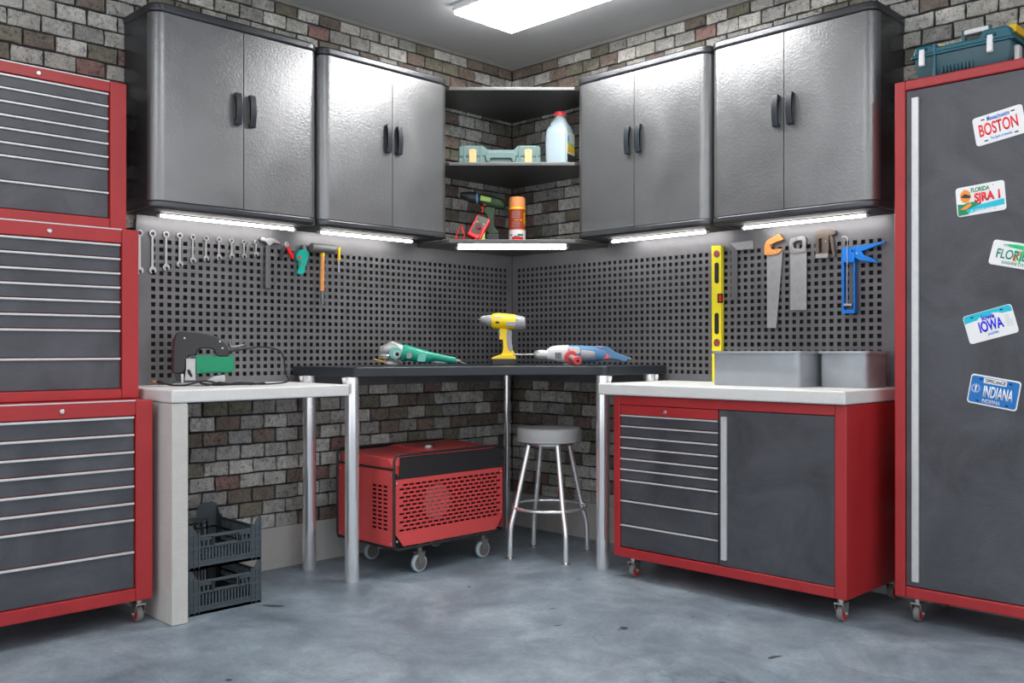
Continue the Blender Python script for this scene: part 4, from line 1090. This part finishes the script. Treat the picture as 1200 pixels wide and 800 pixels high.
for k in range(5): outl(t, 'vent_slot', f, [(650.8+k*1.4,413.6), (651.5+k*1.4,413.6), (651.5+k*1.4,420.8), (650.8+k*1.4,420.8)], -.0392, -.036, 'dark', 0, 0)
outl(t, 'depth_clamp', f, [(664,406.6), (678,406.4), (679.4,410), (678.6,415), (672,414), (665,409)], -.040, .0, 'ltgrey', .003, 1)
outl(t, 'foot_block', f, [(661,425), (669,425), (669.4,428.2), (660.4,428.2)], -.020, .020, 'greyplastic', .002, 0)
bm = nb(); lathe(bm, [(.009, 0), (.005, .016), (.002, .022)], (f(735.6, 0)[0], 0, f(0, 420.6)[1]), 'x', 14); obj('cord_sleeve', bm, 'greyplastic', t)

# ---- jigsaw on the left workbench
ZS = .9385; dep = 4.16; f0 = P2(236, 0, dep, ZS); dz = f0(0, 451.2)[1]
k_ = 1/math.cos(math.radians(12))
f = lambda a, b: (f0(a, b)[0]*k_, f0(a, b)[1]-dz)
t = stand('jigsaw', 'jigsaw with a black handle and green body standing on the white workbench', 'jigsaw', 236, dep, ZS, PI/4+math.radians(14))
X = lambda x8, y8: (190+x8/8, 375+y8/8)
outl(t, 'handle', f, [X(*p) for p in ((160,105), (240,100), (400,122), (500,150), (570,195), (605,260), (625,335), (500,340), (490,290), (470,262), (340,262), (330,330), (240,330), (232,495), (160,495), (130,495), (125,380), (130,230), (140,150))] , -.030, .030, 'blackplastic', .010, 1, seg=3)
outl(t, 'front_shell', f, [X(*p) for p in ((120,190), (160,110), (166,495), (115,490), (112,330))], -.028, .028, 'darkred', .006, 0, seg=3)
outl(t, 'motor_body', f, [X(*p) for p in ((325,325), (480,325), (480,338), (630,338), (632,325), (655,350), (655,470), (640,486), (330,495))], -.036, .036, 'green', .005, 0, seg=3)
outl(t, 'body_rib', f, [X(*p) for p in ((370,455), (640,455), (640,478), (370,484))], -.040, .040, 'green', .003, 0)
outl(t, 'gear_plate', f, [X(*p) for p in ((238,352), (325,352), (325,560), (225,560), (238,450))], -.033, .033, 'castalu', .003, 0)
outl(t, 'lever', f, [X(*p) for p in ((250,455), (275,460), (298,520), (285,530), (258,495))], -.044, -.032, 'dark', .002, 0)
outl(t, 'trigger', f, [X(*p) for p in ((288,256), (318,256), (316,272), (294,272))], -.012, .012, 'orange', .002, 0)
outl(t, 'blade_guard', f, [X(*p) for p in ((135,490), (185,490), (188,565), (150,560))], -.016, .016, 'blackplastic', .003, 0)
outl(t, 'blade', f, [X(*p) for p in ((192,500), (215,500), (212,585), (196,585))], -.002, .002, 'satin', 0, 0)
bm = nb(); za = .0; pts = [f(*X(*p)) for p in ((110,590), (150,585), (400,570), (480,520), (580,505), (582,560), (560,600), (110,608))]
prism(bm, [(p[0], max(p[1], .0)) for p in pts], -.034, .034, 'y'); obj('base_shoe', bm, 'castalu', t, .002)
for c in ((228,165), (535,195), (557,258)): 
    x, z = f(*X(*c)); bm = nb(); lathe(bm, [(.004, -.0315), (.004, -.029)], (x, 0, z), 'y', 10); obj('screw', bm, 'satin', t)
bm = nb(); P = [f(*X(*p)) for p in ((605,285), (700,275), (800,258), (880,246), (980,255), (1060,280), (1095,330), (1110,400), (1120,500), (1140,575))]
ys = [0, 0, .005, .01, .015, .02, .025, .03, .03, .02]
pp = [(a[0], y, max(a[1], .005)) for a, y in zip(P, ys)]
pp += [(.30, .015, .005), (.20, -.01, .005), (.05, -.05, .005)]
tube(bm, spline(pp, 8), .0034, 8); obj('power_cord', bm, 'dark', t)
bm = nb(); tube(bm, spline([(f(*X(600,290))[0], 0, f(*X(600,290))[1]), (f(*X(700,272))[0], 0, f(*X(700,272))[1])], 4), .006, 10, rr=None); obj('cord_sleeve', bm, 'blackplastic', t)
bm = nb(); tube(bm, spline([(.28, -.03, .006), (.16, -.02, .012), (.10, -.05, .006), (.02, -.060, .022), (-.06, -.075, .006), (-.11, -.07, .006), (-.15, -.05, .012)], 8), .0036, 8)
tube(bm, spline([(.22, -.055, .005), (.12, -.07, .010), (.08, -.055, .016), (.03, -.09, .005), (0, -.08, .016), (.06, -.05, .005), (.16, -.04, .006), (.27, -.05, .012), (.23, -.07, .006)], 8), .0032, 8)
obj('coiled_cord', bm, 'dark', t)
bm = nb(); tube(bm, [(-.15, -.05, .012), (-.17, -.045, .018), (-.182, -.04, .020)], .006, 12, rr=[.006, .008, .005]); obj('plug', bm, 'blackplastic', t)
bm = nb(); tube(bm, [(-.182, -.04, .020), (-.198, -.037, .022)], .005, 10, rr=[.006, .004]); obj('plug_tip', bm, 'spraycap', t)
# rivet gun / small steel clamp fixed on the pegboard behind the jigsaw
g = Peg('L', 'wall_clip', 'small steel clip on the pegboard above the jigsaw cord', 'clip', 279, 404)
g.out('arm', [(273,405.4), (286,403), (287,404.4), (273.8,407)], .006, .014, 'satin', .001)
g.out('prong', [(268.8,400.6), (270.2,400), (271,404.6), (274,406), (272.4,407.4), (269.6,405.6)], .006, .014, 'satin', .001)
g.out('knob', [(285.6,401.6), (288.6,401.6), (288.8,404.8), (285.8,405)], .004, .018, 'grey_steel', .001)

# ================================================================ CORNER SHELF CONTENT
ZM = 2.1245; ZB = 1.7015
# ---- power tool case
dep = 5.28; w = 96*dep/F/2; hc = .122; d2 = .10
t = stand('tool_case', 'pale teal hard case with tan latches lying on the middle corner shelf', 'case', 585.8, dep+.10, ZM)
bm = nb(); prism(bm, [(-w, .058), (-w, .110), (-w+.012, hc), (-w*.40, hc), (-w*.30, .098), (w*.34, .098), (w*.44, hc), (w-.012, hc), (w, .110), (w, .058)], -d2, d2, 'y'); obj('lid', bm, 'case', t, .010, 3)
bm = nb(); prism(bm, [(-w, .056), (-w, .010), (-w+.010, 0), (-w*.36, 0), (-w*.28, .022), (w*.34, .022), (w*.42, 0), (w-.010, 0), (w, .010), (w, .056)], -d2, d2, 'y'); obj('lower_shell', bm, 'case', t, .010, 3)
bm = nb(); prism(bm, [(-w*.36, .066), (-w*.30, .084), (w*.36, .084), (w*.42, .066), (w*.38, .026), (w*.30, .026), (w*.28, .046), (-w*.22, .046), (-w*.24, .026), (-w*.32, .026)], -d2-.014, -d2+.004, 'y'); obj('carry_handle', bm, 'case', t, .006, 3)
bobj('seam', (-w-.002, w+.002, -d2-.002+.002, d2, .0555, .0585), 'case', t, .0005)
for a in (-w*.66, w*.70):
    bm = nb(); prism(bm, rrect(a-.021, a+.021, .010, .098, .006), -d2-.008, -d2+.002, 'y'); l_ = obj('latch', bm, 'latch', t, .003)
    bm = nb(); lathe(bm, [(.008, -d2-.012), (.009, -d2-.006)], (a, 0, .092), 'y', 14); obj('latch_pivot', bm, 'latch', l_)
for a in (-w*.86, -w*.46, w*.48, w*.90):
    bm = nb(); box(bm, a-.006, a+.006, -d2-.004, d2, .004, hc-.004); obj('rib', bm, 'case', t, .003)
# ---- jug
dep = 5.34
t = stand('plastic_jug', 'milky white plastic jug with a red cap on the middle corner shelf', 'jug', 656, dep, ZM, PI/4+math.radians(-28))
bm = nb(); hw_ = .078; 
loft(bm, [(0, 0, 0, .058, .058, 5), (.006, 0, 0, .066, .066, 5), (.05, 0, 0, .068, .068, 5), (.19, 0, 0, .068, .068, 5), (.215, 0, 0, .066, .066, 4), (.25, 0, 0, .050, .050, 3), (.275, 0, 0, .036, .036, 2.4), (.290, 0, 0, .028, .028, 2), (.300, 0, 0, .026, .026, 2)], 'z', 40); obj('bottle', bm, 'jug', t)
bm = nb(); lathe(bm, [(.029, .296), (.031, .298), (.031, .316), (.027, .322), (.001, .323)], n=30); cp = obj('cap', bm, 'redcap', t)
bm = nb()
for k in range(24):
    a = 2*PI*k/24; box(bm, .031*math.cos(a)-.001, .031*math.cos(a)+.001, .031*math.sin(a)-.001, .031*math.sin(a)+.001, .300, .314)
obj('cap_knurl', bm, 'redcap', cp)
lb = bobj('label', (.0675, .0690, -.050, .050, .02, .20), 'pale_ink', t, .0003)
for nm, za, zb, m in (('label_band', .030, .075, 'ink_dark'), ('label_band', .085, .120, 'canyel'), ('label_band', .125, .140, 'limegreen'), ('label_drop', .142, .175, 'ltblue')):
    bobj(nm, (.0688, .0697, -.048, .048 if 'drop' not in nm else -.02, za, zb), m, lb, .0002)
# ---- green drill on bottom shelf
dep = 5.38; f0 = P2(568, 0, dep, ZB)
zoff = f0(0, 283.6)[1]
f = lambda a, b: (f0(a, b)[0], (f0(a, b)[1]-zoff)*.985)
t = stand('cordless_drill', 'dark green cordless drill with a black chuck on the lowest corner shelf', 'drill', 568, dep, ZB)
X = lambda a, b: (525+a/10.67, 215+b/10.67)
def sz(px, cy, r, m=1): 
    p = f(*X(px, cy)); return (p[0], 0, p[1], r/10.67*dep/F*m, r/10.67*dep/F, 2.4)
bm = nb(); loft(bm, [sz(375,160,58), sz(400,165,72), sz(470,180,84), sz(560,200,84), sz(640,215,74), sz(700,235,62), sz(716,238,44)], 'x', 24); obj('motor_housing', bm, 'dkgreen', t)
bm = nb(); loft(bm, [sz(352,152,62), sz(378,156,66)], 'x', 24); obj('collar_ring', bm, 'ltblue', t)
bm = nb(); loft(bm, [sz(150,114,26), sz(165,114,44), sz(255,130,60), sz(258,130,66), sz(352,148,72)], 'x', 24); obj('chuck', bm, 'blackplastic', t)
bm = nb(); loft(bm, [sz(112,102,3), sz(128,104,10), sz(152,114,10)], 'x', 10); obj('driver_bit', bm, 'satin', t)
outl(t, 'grip', f, [X(*p) for p in ((450,250), (590,260), (600,300), (570,400), (570,500), (600,550), (640,570), (640,610), (475,610), (480,500), (490,400), (470,350), (440,330))], -.020, .020, 'dkgreen', .008, 1, seg=3)
outl(t, 'rubber_back', f, [X(*p) for p in ((555,280), (600,290), (575,400), (580,500), (610,560), (560,530), (548,400))], -.017, .017, 'blackplastic', .004, 1)
outl(t, 'trigger', f, [X(*p) for p in ((408,255), (460,258), (450,335), (412,338), (425,300))], -.010, .010, 'redplastic', .003, 0)
outl(t, 'battery', f, [X(*p) for p in ((478,605), (642,605), (644,722), (474,722))], -.034, .034, 'blackplastic', .006, 0)
outl(t, 'name_label', f, [X(*p) for p in ((412,128), (542,160), (535,212), (405,190))], -.0422, -.036, 'limegreen', .001, 0)
outl(t, 'direction_switch', f, [X(*p) for p in ((442,230), (482,232), (480,250), (445,250))], -.030, .030, 'redplastic', .002, 0)
# ---- multimeter leaning in front of the drill
dep = 5.24; x, y = PD(553, dep)
t = thing('multimeter', 'red multimeter with a black face leaning on the lowest corner shelf', 'multimeter', (x, y, ZB), PI/4)
Mx = Matrix.Translation((0, 0, .0)) @ Matrix.Rotation(math.radians(-22), 4, 'X') @ Matrix.Rotation(math.radians(24), 4, 'Y')
def mm(name, x0, x1, y0, y1, z0, z1, m, bev, par=t):
    bm = nb(); prism(bm, rrect(x0, x1, z0, z1, min(.010, (x1-x0)*.2)), y0, y1, 'y'); xf(bm, 0, Mx); return obj(name, bm, m, par, bev, 3)
Mx = Mx @ Matrix.Scale(1.15, 4)
h_ = mm('case', -.036, .036, -.012, .022, .020, .142, 'redplastic', .006)
mm('face_plate', -.027, .027, -.0135, -.010, .040, .138, 'blackplastic', .001, h_)
mm('display', -.022, .022, -.0145, -.012, .108, .132, 'dkgreen', .0005, h_)
bm = nb(); lathe(bm, [(.014, -.020), (.015, -.012)], (0, 0, .080), 'y', 20); xf(bm, 0, Mx); obj('dial', bm, 'dark', h_)
mm('button', -.022, -.012, -.0160, -.012, .099, .104, 'spraycap', .0005, h_); mm('button', .012, .022, -.0160, -.012, .099, .104, 'ltblue', .0005, h_)
bm = nb(); tube(bm, spline([(.02, -.01, .060), (.055, -.01, .085), (.050, -.01, .045), (.015, -.03, .006), (-.05, -.04, .006), (-.085, -.02, .012), (-.078, -.01, .050), (-.055, -.02, .085), (-.050, -.03, .060), (-.040, -.045, .030), (-.045, -.045, .005)], 8), .0028, 8)
obj('test_leads', bm, 'redplastic', t)
bm = nb(); prism(bm, [(.035, 0), (.072, 0), (.072, .052), (.060, .040)], .016, .026, 'y'); o = obj('lime_card', bm, 'limegreen', None, .001)
o.location = (x, y, ZB); o.rotation_euler = (0, 0, PI/4); tag(o, 'small lime green card propped behind the red multimeter', 'card')
# ---- spray can
dep = 5.30; x, y = PD(606, dep)
t = thing('spray_can', 'orange and white spray paint can with an orange cap on the lowest corner shelf', 'spray can', (x, y, ZB), PI/4)
R = .0475
bm = nb(); lathe(bm, [(R*.9, 0), (R, .004), (R, .068)], n=36); obj('lower_wrap', bm, 'canwhite', t)
bm = nb(); lathe(bm, [(R, .068), (R, .184)], n=36); cb = obj('can_body', bm, 'canred', t)
bm = nb(); lathe(bm, [(R*1.002, .184), (R*1.002, .190), (R*.95, .196)], n=36); obj('shoulder_ring', bm, 'canyel', t)
bm = nb(); lathe(bm, [(R*.94, .194), (R*.97, .198), (R*.96, .246), (R*.88, .254), (.001, .256)], n=36); obj('cap', bm, 'spraycap', t)
def wrap(name, a0, a1, z0, z1, m, par, rr=R+.0006, wav=None):
    bm = nb(); n = 10; lo = []; hi = []
    for k in range(n+1):
        a = math.radians(a0+(a1-a0)*k/n); w_ = wav(k/n) if wav else 0
        lo.append(bm.verts.new((rr*math.sin(a), -rr*math.cos(a), z0+w_))); hi.append(bm.verts.new((rr*math.sin(a), -rr*math.cos(a), z1-w_*.5)))
    for k in range(n): bm.faces.new((lo[k], lo[k+1], hi[k+1], hi[k]))
    r = bmesh.ops.solidify(bm, geom=list(bm.faces), thickness=-.0006)
    return obj(name, bm, m, par)
wrap('splash_mark', 48, 74, .095, .170, 'canyel', cb, wav=lambda s: .012*math.sin(s*9)); wrap('script_line', -25, 40, .120, .124, 'canyel', cb, wav=lambda s: .002*math.sin(s*14))
for k in range(5): wrap('text_line', -40, 22, .134+k*.008, .137+k*.008, 'greyplastic', cb)
for k in range(5): wrap('text_line', -40, 22, .082+k*.007, .0845+k*.007, 'greyplastic', cb)
wrap('red_swoosh', -38, 45, .014, .026, 'ink_red', t, wav=lambda s: -.008*math.sin(s*PI)); wrap('green_swoosh', 5, 42, .028, .046, 'ink_green', t, wav=lambda s: .006*math.sin(s*PI)); wrap('blue_swoosh', -22, 8, .028, .036, 'ltblue', t, wav=lambda s: .003*s); wrap('branch_mark', -58, -35, .034, .038, 'ink_dark', t, wav=lambda s: .01*s)

# ================================================================ TOOLBOX ON THE LOCKER
ZL = 2.1805
x0 = 2.628; w = .372; yf = -.325; yk = -.060
t = thing('toolbox', 'dark teal plastic toolbox with yellow lid trim on top of the tall locker', 'toolbox', (x0, 0, ZL))
bm = nb(); secs = []
def rr_(ax0, ax1, ay0, ay1, z, r=.012):
    return [bm.verts.new((p[0], p[1], z)) for p in rrect(ax0, ax1, ay0, ay1, r, 3)]
A = rr_(.022, w-.022, yf+.024, yk-.02, 0); B = rr_(.008, w-.008, yf+.006, yk-.006, .040); C = rr_(.004, w-.004, yf+.003, yk-.003, .095)
for P_, Q in ((A, B), (B, C)):
    for k in range(len(P_)): bm.faces.new((P_[k], P_[(k+1) % len(P_)], Q[(k+1) % len(P_)], Q[k]))
bm.faces.new(A[::-1]); bm.faces.new(C)
tb = obj('tub', bm, 'petroldk', t)
bm = nb(); prism(bm, rrect(-.010, w+.010, yf-.008, yk+.008, .014), .095, .104, 'z'); obj('rim', bm, 'petrol', t, .002)
bm = nb(); prism(bm, [(0, .104), (.004, .128), (.012, .142), (.075, .142), (.085, .128), (w-.118, .128), (w-.104, .152), (w-.018, .152), (w-.004, .138), (w, .104)], yf, yk, 'y'); lid = obj('lid', bm, 'petrol', t, .008, 3)
for a in (.080, ):
    bobj('rib', (a, a+.012, yf-.004, yk+.004, .004, .140), 'petrol', t, .003)
for k in range(9): bobj('grip_rib', (.115+k*.014, .118+k*.014, yf-.001, yf+.02, .018, .045), 'petrol', t, .0008)
for a in (.040, w-.075):
    bm = nb(); prism(bm, [(yf-.018, .060), (yf-.010, .056), (yf+.002, .060), (yf+.0, .125), (yf-.012, .125), (yf-.016, .105)], a-.010, a+.010, 'x'); l_ = obj('latch', bm, 'white', t, .002)
    bm = nb(); prism(bm, [(yf-.012, .120), (yf+.004, .120), (yf+.006, .134), (yf-.006, .132)], a-.018, a+.018, 'x'); obj('latch_mount', bm, 'petrol', l_, .002)
bobj('yellow_tray', (w-.085, w+.006, yf+.03, yk-.03, .128, .160), 'canyel', lid, .004, label='yellow lid tray')
bobj('end_grip', (w-.006, w+.014, yf+.04, yf+.075, .020, .080), 'ltgrey', t, .004)
bobj('yellow_strip', (.075, .110, yf+.05, yk-.05, .126, .146), 'canyel', lid, .002)
yc = (yf+yk)/2
bm = nb(); box(bm, .155, .250, yc-.012, yc+.012, .186, .206); hb = obj('handle', bm, 'white', lid, .005, 3)
for a in (.150, .247):
    bobj('handle_post', (a-.004, a+.010, yc-.010, yc+.010, .125, .208), 'petroldk', lid, .002)
